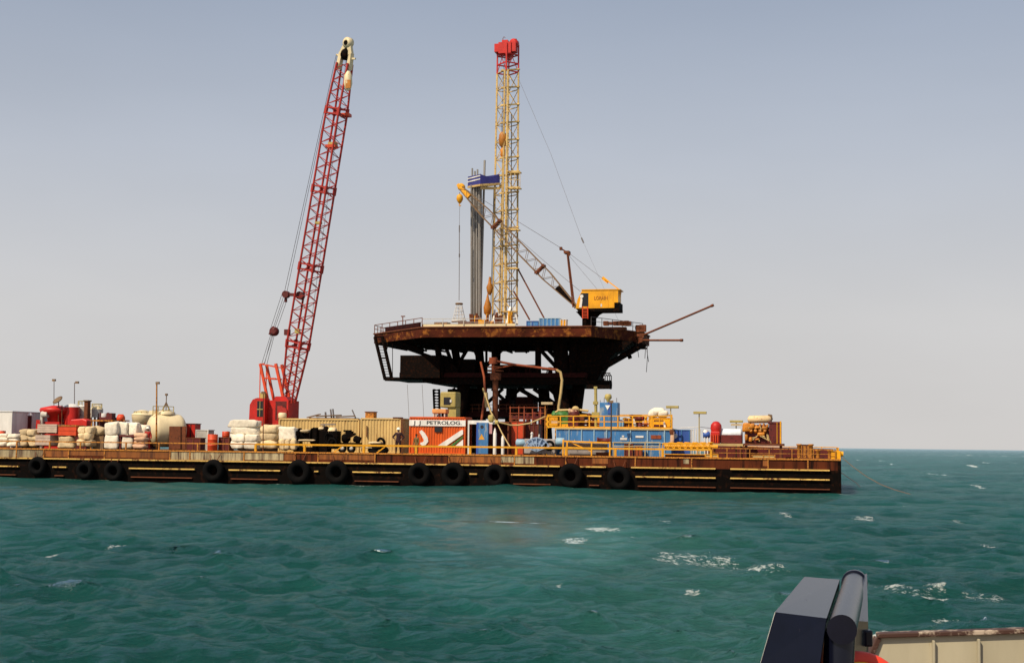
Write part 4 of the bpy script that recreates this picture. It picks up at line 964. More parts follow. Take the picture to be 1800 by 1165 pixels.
# ---------------------------------------------------------------- left end: cabins, pumps, tanks
def cabin(label,px0,px1,pyt,v,dep,m,windows=()):
    x0,x1,z0,z1=ext(px0,px1,pyt,v); t=thing('deck_cabin',label,'cabin',((x0+x1)/2,v+dep/2,DECK))
    part(t,'wall',MB().bx(x0,x1,v,v+dep,DECK,z1-.08),m,bevel=.05)
    part(t,'roof',MB().bx(x0-.06,x1+.06,v-.06,v+dep+.06,z1-.08,z1),m_white)
    for a,b,c_,d in windows: part(t,'window',MB().bx(ax(a,v),ax(b,v),v-.03,v+.05,az(a,d,v),az(a,c_,v)),m_glass)
    part(t,'base_skid',MB().bx(x0+.1,x1-.1,v-.03,v-.003,DECK,DECK+.2),m_rust)
    return t
cabin('white box cabin at the left edge of the picture, on the barge',-45,20,722,6.5,6.,m_white)
cabin('grey flat roofed cabin behind the red pump at the left',22,70,725,13.,5.,m_grey)
t=thing('water_tank','dark red upright tank with white lid between the white and grey cabins','tank',(ax(40,9),9.5,DECK))
x0,x1=ax(34,9),ax(47,9); z=az(40,730,9)
part(t,'shell',MB().lathe(((x0+x1)/2,9.7,DECK),(0,0,1),[((x1-x0)/2,0),((x1-x0)/2,z-DECK)],20),m_dred)
part(t,'lid',MB().lathe(((x0+x1)/2,9.7,z),(0,0,1),[((x1-x0)/2+.1,0),((x1-x0)/2+.06,.14),(.3,.32)],20),m_white)
# red pump unit
t=thing('mixing_unit','red mixing unit with wide flared hopper, left of the red silo','mixer',(ax(87,9),10,DECK))
xc=ax(87,9); zA=az(87,720,9)
part(t,'hopper',MB().lathe((xc,10,az(87,742,9)),(0,0,1),[(.75,0),(.85,.6),(1.45,zA-az(87,742,9)-.35),(1.6,zA-az(87,742,9)),(1.5,zA-az(87,742,9)+.2),(.4,zA-az(87,742,9)+.45)],20),m_red)
part(t,'base',MB().bx(ax(68,9),ax(104,9),8.9,11,DECK,az(87,741,9)).bx(ax(66,9),ax(76,9),8.6,8.9,DECK,az(87,738,9)),m_red)
part(t,'motor',MB().lathe((ax(72,8.8),8.8,az(72,728,9)),(1,0,0),[(.3,0),(.35,.1),(.35,.7)],12).bx(ax(71,8.8),ax(75,8.8),8.6,9,DECK,az(72,728,9)),m_lgrey)
def silo(label,px0,px1,pyt,pyc,v,m,mtop,pyb=None,cone=0,rail_=.55):
    xc=(ax(px0,v)+ax(px1,v))/2; r=(ax(px1,v)-ax(px0,v))/2; zt=az((px0+px1)/2,pyt,v); zs=az((px0+px1)/2,pyc,v); zb=az(px0,pyb,v) if pyb else DECK+.4
    t=thing('silo',label,'silo',(xc,v+r,DECK))
    pr=[(r,0),(r,zs-zb)] if not cone else [(r*.35,0),(r*cone,(zs-zb)*.35),(r,(zs-zb)*.9),(r,zs-zb)]
    part(t,'shell',MB().lathe((xc,v+r,zb),(0,0,1),pr,24),m)
    part(t,'top',MB().lathe((xc,v+r,zs),(0,0,1),[(r*1.03,0),(r*.97,.08),(r*.6,(zt-zs)*.75),(r*.25,zt-zs)],24),mtop)
    mb=MB()
    for i in range(4): a=PI/4+i*PI/2; mb.bar((xc+r*.9*math.cos(a),v+r+r*.9*math.sin(a),DECK),(xc+r*.9*math.cos(a),v+r+r*.9*math.sin(a),zb+.4),.15)
    parts(t,'support',mb,m_rust)
    if rail_:
        mb=MB()
        for i in range(10):
            a=i*PI/5; q=V((xc+r*.8*math.cos(a),v+r+r*.8*math.sin(a),zs)); mb.bar(q,q+V((0,0,rail_)),.04)
        mb.torus((xc,v+r,zs+rail_),(0,0,1),r*.8,.03,20,5)
        part(t,'top_rail',mb,m_olive)
    return t
silo('red upright silo with white domed lid near the left end of the barge',105,130,709,715,9.5,m_red,m_white,rail_=False)
silo('grey white hopper silo just right of the red silo',128,149,711,714,11,m_lgrey,m_white,pyb=740)
silo('grey white silo right of the brown post, standing apart',153,173,712,719,11,m_lgrey,m_cream,pyb=733)
silo('cream hopper silo left of the big cream tank',223,258,720,729,9.,m_cream,m_cream,pyb=750,cone=.9,rail_=.35)
t=thing('vent_dish','dark round vent dish on a stalk above the red silo','dish',at(103,712,9))
part(t,'dish',MB().lathe(at(103,705,9),(-.25,-.6,.7),[(.1,0),(.5,.12),(.56,.2),(.3,.24)],16),m_brown)
part(t,'stalk',MB().tube((ax(103,9),9,DECK),at(103,705,9),.05,6).tube((ax(109,9),9,DECK),at(109,712,9),.05,6),m_rust)
t=thing('bucket_elevator','narrow brown post shaft between the two grey silos','shaft',(ax(149,10),10,DECK))
part(t,'shaft',MB().bx(ax(146,10),ax(152,10),10,10.6,DECK,az(149,705,10)),m_rust)
part(t,'cap',MB().bx(ax(145,10),ax(153,10),9.9,10.7,az(149,705,10),az(149,703,10)),m_brown)
x0,x1=ax(104,8),ax(151,8)
t=thing('long_red_tank','long low red box tank lying in front of the silos','tank',((x0+x1)/2,8.6,DECK))
part(t,'shell',MB().prism([(x0+.9,az(128,750,8)),(x0+1.1,az(128,737,8)),(x1-.5,az(128,735,8)),(x1,az(128,738,8)),(x1,az(128,750,8))],8.1,9.2),m_red,bevel=.12)
part(t,'cradle',MB().bx(x0+.3,x1,8.1,9.1,DECK,az(128,748,8)),m_dred)
t=thing('open_shelter','low open shelter with flat amber roof beside the sacks','shelter',(ax(178,6),7,DECK))
x0,x1=ax(158,6),ax(197,6); z=az(178,738.5,6)
part(t,'roof',MB().bx(x0,x1,6,8,z-.1,z+.05),m_brownrail)
mb=MB()
for a in(x0+.1,x1-.1):
    for b in(6.1,7.9): mb.bx(a-.06,a+.06,b-.06,b+.06,DECK,z-.1)
part(t,'post',mb,m_brownrail)
part(t,'back_panel',MB().bx(x0+.1,x1-.1,7.6,7.7,DECK,z-.1),m_dred)
t=boxthing('valve_skid','red valve skid with two dark stub pipes above the shelter','skid',174,199,733,9,DECK,m_dred,1.4,None)
part(t,'white_drum',MB().lathe(at(184,733,9.5),(0,0,1),[(.35,0),(.38,.1),(.35,.4)],14),m_white)
parts(t,'stub_pipe',MB().tube(at(177,735,9.3),at(177,725,9.3),.10,8).tube(at(190,735,9.3),at(190,725,9.3),.12,8).box(at(195,732,9.3),(.6,.8,.7)),m_dred)
t=thing('red_motor','small orange red motor on a stand left of the cream silo','motor',(ax(213,8),8.5,DECK))
part(t,'motor',MB().lathe(at(207.5,735,8),(1,0,0),[(.3,0),(.42,.1),(.42,.5),(.25,.65)],14),m_ored)
part(t,'stand',MB().bx(ax(206,8),ax(220,8),7.8,8.8,az(212,740,8),az(212,738,8)).bx(ax(207,8),ax(208,8),8,8.1,DECK,az(212,740,8)).bx(ax(218,8),ax(219,8),8,8.1,DECK,az(212,740,8)),m_brownrail)
# big cream tank, end towards the viewer
t=thing('storage_tank','big cream horizontal tank with rounded ends and rail on top','tank',(ax(292,5),7,DECK))
zc_=az(292,751,5.5); r=(az(292,726.5,5.5)-DECK-.3)/2
zc_=DECK+.3+r
p=V((ax(274,6.6),6.6,zc_)); q=V((ax(310,8.),8.0,zc_))
cyl_tank(t,'shell',p,q,r,m_cream,28,.55)
parts(t,'saddle',MB().bx(p.x-.7,p.x-.2,5.6,8.,DECK,zc_-.6).bx(q.x-.1,q.x+.5,6.6,9.,DECK,zc_-.6),m_dred)
part(t,'side_shade_plate',MB().bx(ax(293,5.4),ax(322,5.4),5.9,6.0,DECK+.1,az(310,749,5.4)),m_rust)  # brown plate standing in for the shade on the tank's lower right side
ht=p.lerp(q,.45); ht.z=zc_+r
parts(t,'hatch',MB().lathe(ht-V((0,0,.1)),(0,0,1),[(.9,0),(.9,.25),(.4,.45)],16).lathe(ht+V((-1.2,-.3,-.1)),(0,0,1),[(.5,0),(.4,.4)],12),m_cream)
mb=MB()
for i in range(5): a=p.lerp(q,i/4); a=V((a.x,a.y-.8,zc_+r-.25)); mb.bar(a,a+V((0,0,.95)),.06)
mb.bar(p+V((0,-.8,r+.7)),q+V((0,-.8,r+.7)),.06); mb.bar(p+V((0,-.8,r+.35)),q+V((0,-.8,r+.35)),.04)
part(t,'top_rail',mb,m_olive)
mb=MB()
for dx in(-.9,.9): mb.bar(ht+V((dx*.5,0,.2)),ht+V((0,0,1.1)),.10)
mb.tube(ht+V((0,0,.3)),V((ht.x,ht.y,az(294,693,6.6))),.05,6); mb.box(V((ht.x,ht.y,az(294,693,6.6))),(.22,.2,.2))
part(t,'mast_pole',mb,m_brown)
def pole(label,px,pyt,v,m,r=.06,pyb=None,arm=0,name='light_pole'):
    b=V((ax(px,v),v,az(px,pyb,v) if pyb else DECK)); e=at(px,pyt,v)
    t=thing(name,label,'pole',b,'slim poles on the barge'); part(t,'post',MB().tube(b,e,r,6,r*.8).lathe(b,(0,0,1),[(r*2.4,0),(r*2.4,.05)],8),m)
    part(t,'lamp',MB().box(e+V((arm,0,0)),(.34,.22,.22)).tube(e+V((0,0,-.1)),e+V((arm,0,.08)),.04,5),m_brown)
pole('thin pole rising from behind the red silo, taller of the pair at the left',95,668,12,m_cable2,.045)
pole('thin pole with bent lamp above the white hopper silo at the left',131,672,12,m_cable2,.05,arm=.3)
pole('tall slim pole standing in front of the big cream tank',275.5,673,3.4,m_brownrail,.085,arm=.1)
pole('brown pole standing before the narrow cream bag stack and crane cab',463,690,1.4,m_rust,.05)
boxthing('red_cabinet','red upright cabinet behind the right end of the cream tank','cabinet',327,344,745,8.5,DECK,m_red,1.2,frame_on(m_dred,3))
boxthing('white_bin','white bin half hidden behind the orange drums','bin',345,366,756,7.,DECK,m_lgrey,1.4,frame_on(m_white,2))
def drum(label,px,pyt,v,r,h,m,lie=False):
    c=V((ax(px,v),v,DECK)); zt=az(px,pyt,v); t=thing('drum',label,'drum',V((c.x,v,zt-h)),'orange drums left of the white stack')
    pr=[(r*.96,0),(r,.03),(r,h*.33),(r*1.04,h*.345),(r,h*.36),(r,h*.66),(r*1.04,h*.675),(r,h*.69),(r,h-.03),(r*.96,h)]
    part(t,'shell',MB().lathe(V((c.x,v,zt-h)),(0,0,1),pr,18),m); part(t,'bung',MB().lathe(V((c.x+r*.5,v,zt)),(0,0,1),[(.05,0),(.05,.03)],8),m_rust)
    return t
drum('orange drum beside the white bin, bright side to the sun',374,763,3.,.48,az(374,763,3.)-DECK,m_ored)
z_=az(393,769,3.6)
boxthing('red_locker','low dark red locker between the orange drums and the white stack','locker',385,403,769,3.4,DECK,m_dred,1.2,frame_on(m_rust,3))
drum('smaller orange drum standing on the dark red locker',397,758,3.8,.36,az(397,758,3.8)-z_-.06,m_ored)
boxthing('hose_locker','red low locker in front of the cream tank right end','locker',328,352,770,4.2,DECK,m_dred,1.2,frame_on(m_rust,3))
# things on the roofs
zr1=az(560,736,7.)+.03
mb=MB()
for a,b,c_,d in((541,733.5,562,728),(556,731.5,600,729.5),(590,732.5,625,731)):
    p,q=at(a,b,8.0),at(c_,d,8.6); mb.bar(p,q,1.2,.10)
mb.bx(ax(545,8),ax(624,8),7.6,9.2,zr1,zr1+.10)
solo('scrap_sheets','bundle' and mb,m_brown,'brown warped sheets lying on the roof of the cream container','sheets',(ax(585,8),8.4,zr1))
t=thing('roof_fittings','small dark twin stub pipes on the cream container roof','stub pipes',(ax(583,8),8.2,zr1))
parts(t,'stub',MB().tube((ax(581,8),8.2,zr1),at(581,719,8.2),.08,6).tube((ax(585,8),8.2,zr1),at(585,718.5,8.2),.08,6).tube((ax(571,8),8.2,zr1),at(572,724,8.2),.09,6).tube((ax(624,8),8.2,zr1),at(619,720,8.2),.06,6),m_cable2)
zr2=az(650,735,6.6)+.03
t=thing('roof_chest','amber wooden chest on the roof of the second cream container','chest',(ax(648,7.2),7.6,zr2))
x0,x1=ax(641,7.2),ax(656,7.2); z=az(648,723,7.2)
part(t,'body',MB().bx(x0,x1,7.2,8.2,zr2,z-.08),m_brownrail,bevel=.03); part(t,'lid',MB().bx(x0-.05,x1+.05,7.15,8.25,z-.08,z),m_rust)
t=thing('container_lamp','cream drum lamp at the corner on the cream container roof by the crane','lamp',(ax(494,7.4),7.5,zr1))
part(t,'drum',MB().lathe((ax(494,7.4),7.6,zr1),(0,0,1),[(.36,0),(.40,.1),(.40,.45),(.30,.55)],14),m_cream); part(t,'foot',MB().lathe((ax(494,7.4),7.6,zr1-.001),(0,0,1),[(.5,0),(.5,.04)],14),m_rust)
zr3=az(768,733,5)+.03
t=thing('roof_tank','pale orange flat tank on legs on the orange container roof','tank',(ax(770,5.8),6,zr3))
x0,x1=ax(758.5,5.6),ax(783,5.6)
part(t,'tank',MB().bx(x0,x1,5.6,6.8,az(770,726,5.6),az(770,718.5,5.6)),m_hose if 0 else m_tankor,bevel=.06)
mb=MB()
for a in(x0+.15,x1-.15,(x0+x1)/2-.3):
    for b in(5.75,6.65): mb.bx(a-.06,a+.06,b-.06,b+.06,zr3,az(770,726,5.6))
parts(t,'leg',mb,m_lgrey)
# cream control cab behind the orange container
t=thing('control_cab','cream upright control cab with dark square window, behind the orange container','cab',(ax(786,12),13,DECK))
x0,x1=ax(772.5,12),ax(800,12); zt=az(786,688.5,12); zb=az(786,716,12)
part(t,'cab',MB().bx(x0,x1,12,14,zb,zt),m_olive,bevel=.12)
part(t,'window',MB().bx(ax(779,12),ax(791,12),11.97,12.1,az(785,711,12),az(785,698,12)),m_glass)
part(t,'visor',MB().bx(ax(790,12),ax(793,12),11.93,11.96,az(785,707,12),az(785,702,12)),m_white)
part(t,'pedestal',MB().bx(ax(785,12),ax(800,12),12.2,13.8,DECK,zb),m_olive)
# ---------------------------------------------------------------- dark machines before the cream container
t=thing('mooring_winch','black mooring winch on a skid with pale flat cover, nearest the white sacks','winch',(ax(536,3),3.6,DECK))
zc_=az(536,766,3.2)
part(t,'drum',MB().lathe((ax(523,3.4),3.9,zc_),(1,0,0),[(.75,0),(.75,.1),(.52,.12),(.52,1.2),(.75,1.22),(.75,1.32)],20),m_black)
part(t,'frame',MB().bx(ax(515,3),ax(522,3),3.1,4.6,DECK,az(520,757,3)).bx(ax(548,3),ax(556,3),3.1,4.6,DECK,az(552,751,3)).bx(ax(515,3),ax(556,3),3.1,4.6,DECK,DECK+.5),m_black,bevel=.06)
parts(t,'cover',MB().lump(at(538,757.5,3.6),(1.0,1.2,.3),3,.6,.08).lump(at(541,773.5,2.9),(1.7,.3,.18),5,.6,.1),m_sack2)
t=thing('diesel_pump','black diesel pump with pale rounded hood and hoses, before the cream container','pump',(ax(576,3),3.6,DECK))
part(t,'engine',MB().bx(ax(560,3),ax(575,3),3.1,4.3,DECK,az(567,757,3)).lathe((ax(561,3.2),3.7,az(567,759,3)),(1,0,0),[(.45,0),(.55,.1),(.55,.6),(.4,.7)],16).bx(ax(575,3),ax(592,3),3.2,4.2,DECK+.35,az(584,757,3)),m_black,bevel=.05)
part(t,'hood',MB().lathe((ax(575,3.2),3.7,az(584,760,3)),(1,0,0),[(.38,0),(.50,.08),(.50,.62),(.38,.7)],16).lump(at(566,753,3.5),(.55,.8,.3),2,.6,.06),m_sack2)
parts(t,'hose_loop',MB().torus(at(584,778,2.9),(0,1,0),.38,.11,18,8).torus(at(579,770,3.0),(.2,1,0),.5,.05,18,6),m_rubber)
part(t,'exhaust',MB().tube(at(571,756,3.6),at(570,744.5,3.6),.07,6).bar(at(564,746,3.6),at(590,745.5,3.6),.12),m_cable2)
t=thing('compressor_cart','black wheeled compressor cart with upright stack, left of the container joint','compressor',(ax(615,3),3.6,DECK))
part(t,'engine',MB().bx(ax(599,3.2),ax(631,3.2),3.2,4.2,DECK+.55,DECK+.95).lathe((ax(599,3.3),3.7,az(604,770,3)),(1,.1,0),[(.3,0),(.42,.15),(.42,.55),(.2,.75)],14).lathe((ax(620,3.3),3.7,az(625,770,3)),(1,0,-.35),[(.25,0),(.32,.1),(.32,.6)],12),m_black)
part(t,'stack',MB().bx(ax(606,3.3),ax(617,3.3),3.4,4.0,az(611,766,3),az(611,757.5,3)).bar(at(604,757,3.6),at(618,757,3.6),.15).bar(at(610,770,3.5),at(625,762,3.5),.2),m_black)
for px in(602,618):
    w_=part(t,'wheel',MB().torus((ax(px,2.95),2.95,DECK+.42),(0,1,0),.30,.13,20,8),m_rubber)
    part(w_,'rim',MB().lathe((ax(px,2.9),2.9,DECK+.42),(0,1,0),[(.05,-.03),(.20,0),(.20,.1)],12),m_lgrey)
t=thing('hose_bundle','low heap of dark hose partly under a pale sheet, right of the container joint','hose',(ax(658,3),3.4,DECK))
parts(t,'coil',MB().torus((ax(663,3.2),3.6,DECK+.3),(.1,-.3,1),.75,.22,24,8).torus((ax(660,3.2),3.6,DECK+.62),(-.1,-.3,1),.62,.20,24,8).torus(at(670,777,3.0),(.3,1,.3),.35,.13,18,8),m_rubber)
parts(t,'sheet',MB().lump((ax(659,3.1),3.4,DECK+.95),(1.35,1.1,.26),6,.7,.14).lump((ax(646,3.0),3.2,DECK+.5),(1.5,.8,.10),8,.6,.1),m_sack2)
# ---------------------------------------------------------------- right of the orange container
t=thing('open_shed','open shed with white top beam and dark inside, right of the orange container','shed',(ax(848,5),6.5,DECK))
z=az(848,741,5); x0,x1=ax(822,5),ax(893,5)
part(t,'top_beam',MB().bx(x0,ax(872,5),5,5.2,z-.22,z+.12),m_white)
part(t,'post',MB().bx(x0,x0+.14,5,5.14,DECK,z-.22),m_white)
part(t,'roof',MB().bx(x0,x1,5.2,8,z-.14,z+.02),m_rust); part(t,'back_wall',MB().bx(x0,x1,7.9,8,DECK,z-.14),m_dred); part(t,'side_wall',MB().bx(x1-.1,x1,5.2,7.9,DECK,z-.14),m_rust)
t=thing('blue_cabinet','blue tool cabinet with amber triangle mark inside the open shed','cabinet',(ax(847,4.8),5.2,DECK))
x0,x1=ax(837,4.75),ax(858,4.75); z=az(847,742.5,4.75)
part(t,'door',MB().bx(x0+.2,x1,4.75,5.0,DECK+.05,z),m_blue,bevel=.03); part(t,'side_panel',MB().bx(x0,x0+.19,4.80,5.0,DECK+.05,z),m_dblue)
xc=ax(846.5,4.75); zc_=az(846,768,4.75)
part(t,'triangle_mark',MB().prism([(xc-.28,zc_-.22),(xc+.28,zc_-.22),(xc,zc_+.30)],4.735,4.749),m_tri)
part(t,'round_mark',MB().lathe((ax(847,4.75),4.735,az(847,750,4.75)),(0,1,0),[(.16,0),(.16,.014)],12),m_text)
part(t,'hung_cloth',MB().bx(x1+.03,x1+.33,4.9,4.95,az(861,762,4.8),az(861,745,4.8)),m_pinkc)
def bottle(label,px,pyt,v,h,r,m=None):
    zt=az(px,pyt,v); t=thing('gas_bottle',label,'gas bottle',(ax(px,v),v,zt-h),'pale gas bottles by the shed')
    part(t,'shell',MB().lathe((ax(px,v),v,zt-h),(0,0,1),[(r,0),(r,h*.8),(r*.6,h*.92),(r*.3,h)],14),m or m_white); part(t,'valve',MB().tube((ax(px,v),v,zt),(ax(px,v),v,zt+.12),.05,6),m_rust)
bottle('taller white gas bottle right of the blue cabinet',870,752.5,4.2,az(870,752.5,4.2)-DECK-.05,.17)
bottle('shorter white gas bottle by the yellow hose',884,763,3.6,az(884,763,3.6)-DECK-.05,.15)
t=thing('yellow_hose','thin yellow hose sagging from the white beam to the yellow deck','hose',at(872,741,4.4))
part(t,'line',MB().path([at(852,690,6.),at(862,722,5.),at(873,742,4.4),at(883,762,3.6),at(897,786,2.)],.06,6),m_hose)
part(t,'swag',MB().path([at(873,741,4.4),at(885,744,4.6),at(897,747,5),at(912,747,5),at(930,744,5),at(945,738,5),at(960,731,5.4)],.075,6),m_hose)
parts(t,'clamp',MB().lump(at(863,735,4.4),(.5,.4,.7),1,.6,.1).lump(at(873,742,4.3),(.35,.3,.4),2,.6,.1),m_olive)
# red skids
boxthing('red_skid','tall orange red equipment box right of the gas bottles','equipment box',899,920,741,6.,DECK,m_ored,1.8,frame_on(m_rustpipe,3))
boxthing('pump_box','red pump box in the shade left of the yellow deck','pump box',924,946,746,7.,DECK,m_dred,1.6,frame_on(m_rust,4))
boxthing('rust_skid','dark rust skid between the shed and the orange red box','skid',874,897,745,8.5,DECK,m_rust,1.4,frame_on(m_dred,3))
t=thing('skid_rail','rusty double rail fence standing behind the red boxes','fence',(ax(925,9),9,DECK))
mb=MB()
for y in(716,726,736): mb.bar(at(895,y,9),at(958,y,9),.06)
for px in(897,912,921.5,936,950): mb.bar((ax(px,9),9,DECK),at(px,714 if px<925 else 718,9),.08)
part(t,'rails',mb,m_rustpipe)
t=thing('work_lamp','pale flat lamp panel on a post left of the green pump','work lamp',(ax(958,5),5,DECK),'flat lamp panels on posts')
part(t,'post',MB().tube((ax(958.5,5),5,DECK),at(958.5,712,5),.05,6),m_brownrail); part(t,'lamp_panel',MB().bx(ax(951,4.9),ax(971,4.9),4.8,5.1,az(960,711,5),az(960,706.5,5)),m_sack2,bevel=.03)
def lamp(label,px,a,b,y0,y1,v,zb):
    t=thing('work_lamp',label,'work lamp',(ax(px,v),v,zb),'flat lamp panels on posts')
    part(t,'post',MB().tube((ax(px,v),v,zb),at(px,y1,v),.05,6),m_olive); part(t,'lamp_panel',MB().bx(ax(a,v),ax(b,v),v-.25,v+.15,az(px,y1,v),az(px,y0,v)),m_olive,bevel=.03)
    return t
lamp('flat lamp panel on a post at the right end of the blue tank',1179,1171,1193,713,717.5,5,DECK); lamp('flat lamp panel on a tall post right of the deep blue box',1229,1219,1242,723,727.5,4,DECK)
t=lamp('two tier lamp panel on a short post behind the white tank skid',1294,1283,1306,738.5,742.5,6,DECK)
part(t,'lower_panel',MB().bx(ax(1285,6),ax(1304,6),5.8,6.1,az(1294,748,6),az(1294,744.5,6)),m_sack2)
# pale blue pump with splayed frame
t=thing('mud_pump','pale blue grey pump with star shaped guard and white end cylinders','pump',(ax(943,2.4),3,DECK))
zc_=az(915,778,2.6)
part(t,'cylinder',MB().lathe((ax(905,2.6),3.2,zc_),(1,0,0),[(.25,0),(.34,.06),(.34,.85),(.25,.9)],16),m_lblue)
part(t,'cylinder',MB().lathe((ax(975,2.6),3.2,az(980,776,2.6)),(1,0,0),[(.25,0),(.36,.06),(.36,.75),(.25,.8)],16),m_lblue)
part(t,'body',MB().bx(ax(920,2.6),ax(975,2.6),2.9,4.2,DECK+.15,az(945,771,2.6)),m_grey,bevel=.08)
mb=MB(); c=at(943,793,2.3)
for i in range(7):
    a=R(22+i*22.6); mb.bar(c,c+V((math.cos(a),0,math.sin(a)))*1.25,.13,.10)
for k in(.7,1.2): 
    pts=[c+V((math.cos(R(22+i*11.3)),0,math.sin(R(22+i*11.3))))*k for i in range(13)]
    mb.path(pts,.05,5)
mb.prism([(c.x-.95,c.z+.35),(c.x,c.z+.1),(c.x+.95,c.z+.35),(c.x+.6,c.z+1.1),(c.x,c.z+1.28),(c.x-.6,c.z+1.1)],2.42,2.48)
part(t,'star_guard',mb,m_pblue)
part(t,'flywheel',MB().torus(at(966,783,2.5),(0,1,0),.36,.12,18,8),m_rubber)
part(t,'valve_stem',MB().tube(at(934,772,2.8),at(935,764,2.8),.10,8).lathe(at(935,764,2.8),(0,0,1),[(.05,0),(.16,.1),(.05,.25)],10).tube(at(947,772,2.8),at(948,763,2.8),.06,6),m_white)
# yellow deck with its rails and the long blue tank
t=thing('mud_tank','long blue mud tank with cream top rim and ribbed side','tank',(ax(1080,4.5),6,DECK))
x0,x1=ax(978,4.5),ax(1180,4.5); z=az(1080,753,4.5)
part(t,'shell',MB().bx(x0,x1,4.5,8.5,DECK+.02,z-.1),m_blue)
part(t,'rim',MB().bx(x0-.1,x1+.1,4.38,8.6,z-.1,z+.04),m_hose)
mb=MB()
for px in(1000,1022,1044,1066,1108,1138,1168): mb.bx(ax(px,4.4)-.05,ax(px,4.4)+.05,4.42,4.498,DECK+.02,z-.1)
mb.bx(ax(1075,4.4),x1,4.41,4.497,az(1100,777.5,4.4)-.05,az(1100,777.5,4.4)+.04)
part(t,'side_rib',mb,m_lblue)
part(t,'sign_plate',MB().bx(ax(1117,4.4),ax(1131,4.4),4.44,4.49,az(1124,769,4.4),az(1124,765.5,4.4)),m_white)
part(t,'sign_plate',MB().bx(ax(1144,4.4),ax(1162,4.4),4.44,4.49,az(1152,771,4.4),az(1152,764.5,4.4)),m_rustpipe,'rusty orange sign plate')
part(t,'sign_plate',MB().bx(ax(1090,4.4),ax(1102,4.4),4.44,4.49,az(1096,773,4.4),az(1096,769,4.4)).bx(ax(1093,4.4),ax(1097,4.4),4.44,4.49,az(1096,768,4.4),az(1096,765,4.4)),m_white)
zt_=z+.04
t=thing('tank_top_walkway','yellow railed walkway on top of the long blue tank','walkway',(ax(1070,4.6),5,zt_))
def Y(px,py,v=4.6): return at(px,py,v)
mb=MB()
for py in(731,741): mb.bar(Y(962,py),Y(1182,py),.09)
for px in(962,985,1008,1036,1062,1086,1112,1146,1181): mb.bar((ax(px,4.6),4.6,zt_),Y(px,731),.11)
part(t,'rail',mb,m_yel); part(t,'toe_board',MB().bx(ax(962,4.6),x1,4.56,4.62,zt_,zt_+.12),m_yel)
mb=MB()
for py in(729,739): mb.bar(Y(962,py,8.3),Y(1182,py,8.3),.08)
for px in(964,1008,1062,1112,1180): mb.bar((ax(px,8.3),8.3,zt_),Y(px,729,8.3),.10)
part(t,'rail',mb,m_yel)
t=thing('yellow_skid','yellow beam skid on the left end of the blue tank walkway','skid',(ax(970,6),6,zt_))
parts(t,'beam',MB().bx(ax(961,6),ax(982,6),5.4,7,az(970,739,6),az(970,733,6)).bx(ax(961,6),ax(982,6),5.4,7,az(970,748,6),az(970,743,6)),m_yel)
parts(t,'post',MB().bx(ax(963,6),ax(964.5,6),5.3,5.4,DECK,az(970,748,6)).bx(ax(978,6),ax(979.5,6),5.3,5.4,DECK,az(970,748,6)),m_yel)
t=thing('green_pump','green ribbed pump behind the hanging cream hose','pump',(ax(990,6.4),6.4,zt_))
part(t,'casing',MB().lathe((ax(970,6.4),6.4,az(985,730,6.4)),(1,0,0),[(.25,0),(.42,.1),(.42,.45),(.34,.5),(.46,.55),(.46,1.3),(.3,1.4)],16).bx(ax(986,6.4),ax(999,6.4),6.0,6.9,zt_,az(992,724,6.4)),m_green)
part(t,'base',MB().bx(ax(968,6.4),ax(1000,6.4),5.9,7,zt_,zt_+.35),m_yel)
part(t,'pipe',MB().path([Y(975,726,6.2),Y(982,721,6.2),Y(1016,720,6.2),Y(1034,722,6.2)],.11,8).lathe(Y(1012,720,6.1),(0,-1,0),[(.34,0),(.34,.2),(.15,.25)],14),m_hose)
t=thing('dark_pump','dark red pump cluster with cream flanges beside the green pump','pump',(ax(1008,5.6),5.6,zt_))
part(t,'casing',MB().bx(ax(999,5.8),ax(1017,5.8),5.5,6.6,zt_,az(1008,735,5.8)).lathe((ax(1009,5.8),5.8,az(1009,737,5.8)),(0,0,1),[(.5,0),(.5,.6),(.3,.9)],14),m_dred,bevel=.04)
part(t,'flange',MB().lathe(Y(1000,722.5,5.6),(1,0,0),[(.25,0),(.25,.15),(.12,.2),(.12,.5)],12).lump(Y(1007,723,5.7),(.8,.5,.3),4,.7,.15),m_sack3)
t=thing('blue_control_tower','tall blue control cabinet with white triangle sign on the tank top','cabinet',(ax(1069,5.6),6,zt_))
x0,x1=ax(1053.5,5.6),ax(1085.5,5.6)
part(t,'body',MB().bx(x0,x1,5.6,7.,zt_+.05,az(1069,707,5.6)),m_blue,bevel=.04)
part(t,'open_bay',MB().bx(ax(1068,5.5),ax(1073.5,5.5),5.55,5.598,az(1070,727,5.6),az(1070,706.5,5.6)),m_dblue)
part(t,'triangle_sign',MB().prism([(ax(1063,5.5),az(1067,712,5.5)),(ax(1072,5.5),az(1067,712,5.5)),(ax(1067.5,5.5),az(1067,720,5.5))],5.5,5.54),m_white)
part(t,'exhaust_cap',MB().lathe(at(1069,704,6),(0,0,1),[(.12,-.3),(.14,0),(.34,.25),(.30,.5),(.2,.6)],10),m_olive)
mb=MB()
for px in(1055,1062,1084): mb.tube(at(px,707,6),at(px,699 if px>1060 else 703,6),.03,5)
parts(t,'aerial',mb,m_cable2)
t=thing('olive_standpipe','olive standpipe with valve rising left of the blue control cabinet','pipe',(ax(1047.5,6),6,zt_))
part(t,'pipe',MB().tube((ax(1047.5,6),6,zt_),at(1047,680,6),.14,8),m_olive); parts(t,'valve',MB().box(at(1047,708,6),(.42,.4,.28)).box(at(1047.5,729,6),(.7,.5,.5)).box(at(1047,681,6),(.3,.3,.2)),m_olive)
pole('dark thin pole standing in front of the blue tank and cabinet',1074.5,706,2.2,m_steel,.075)
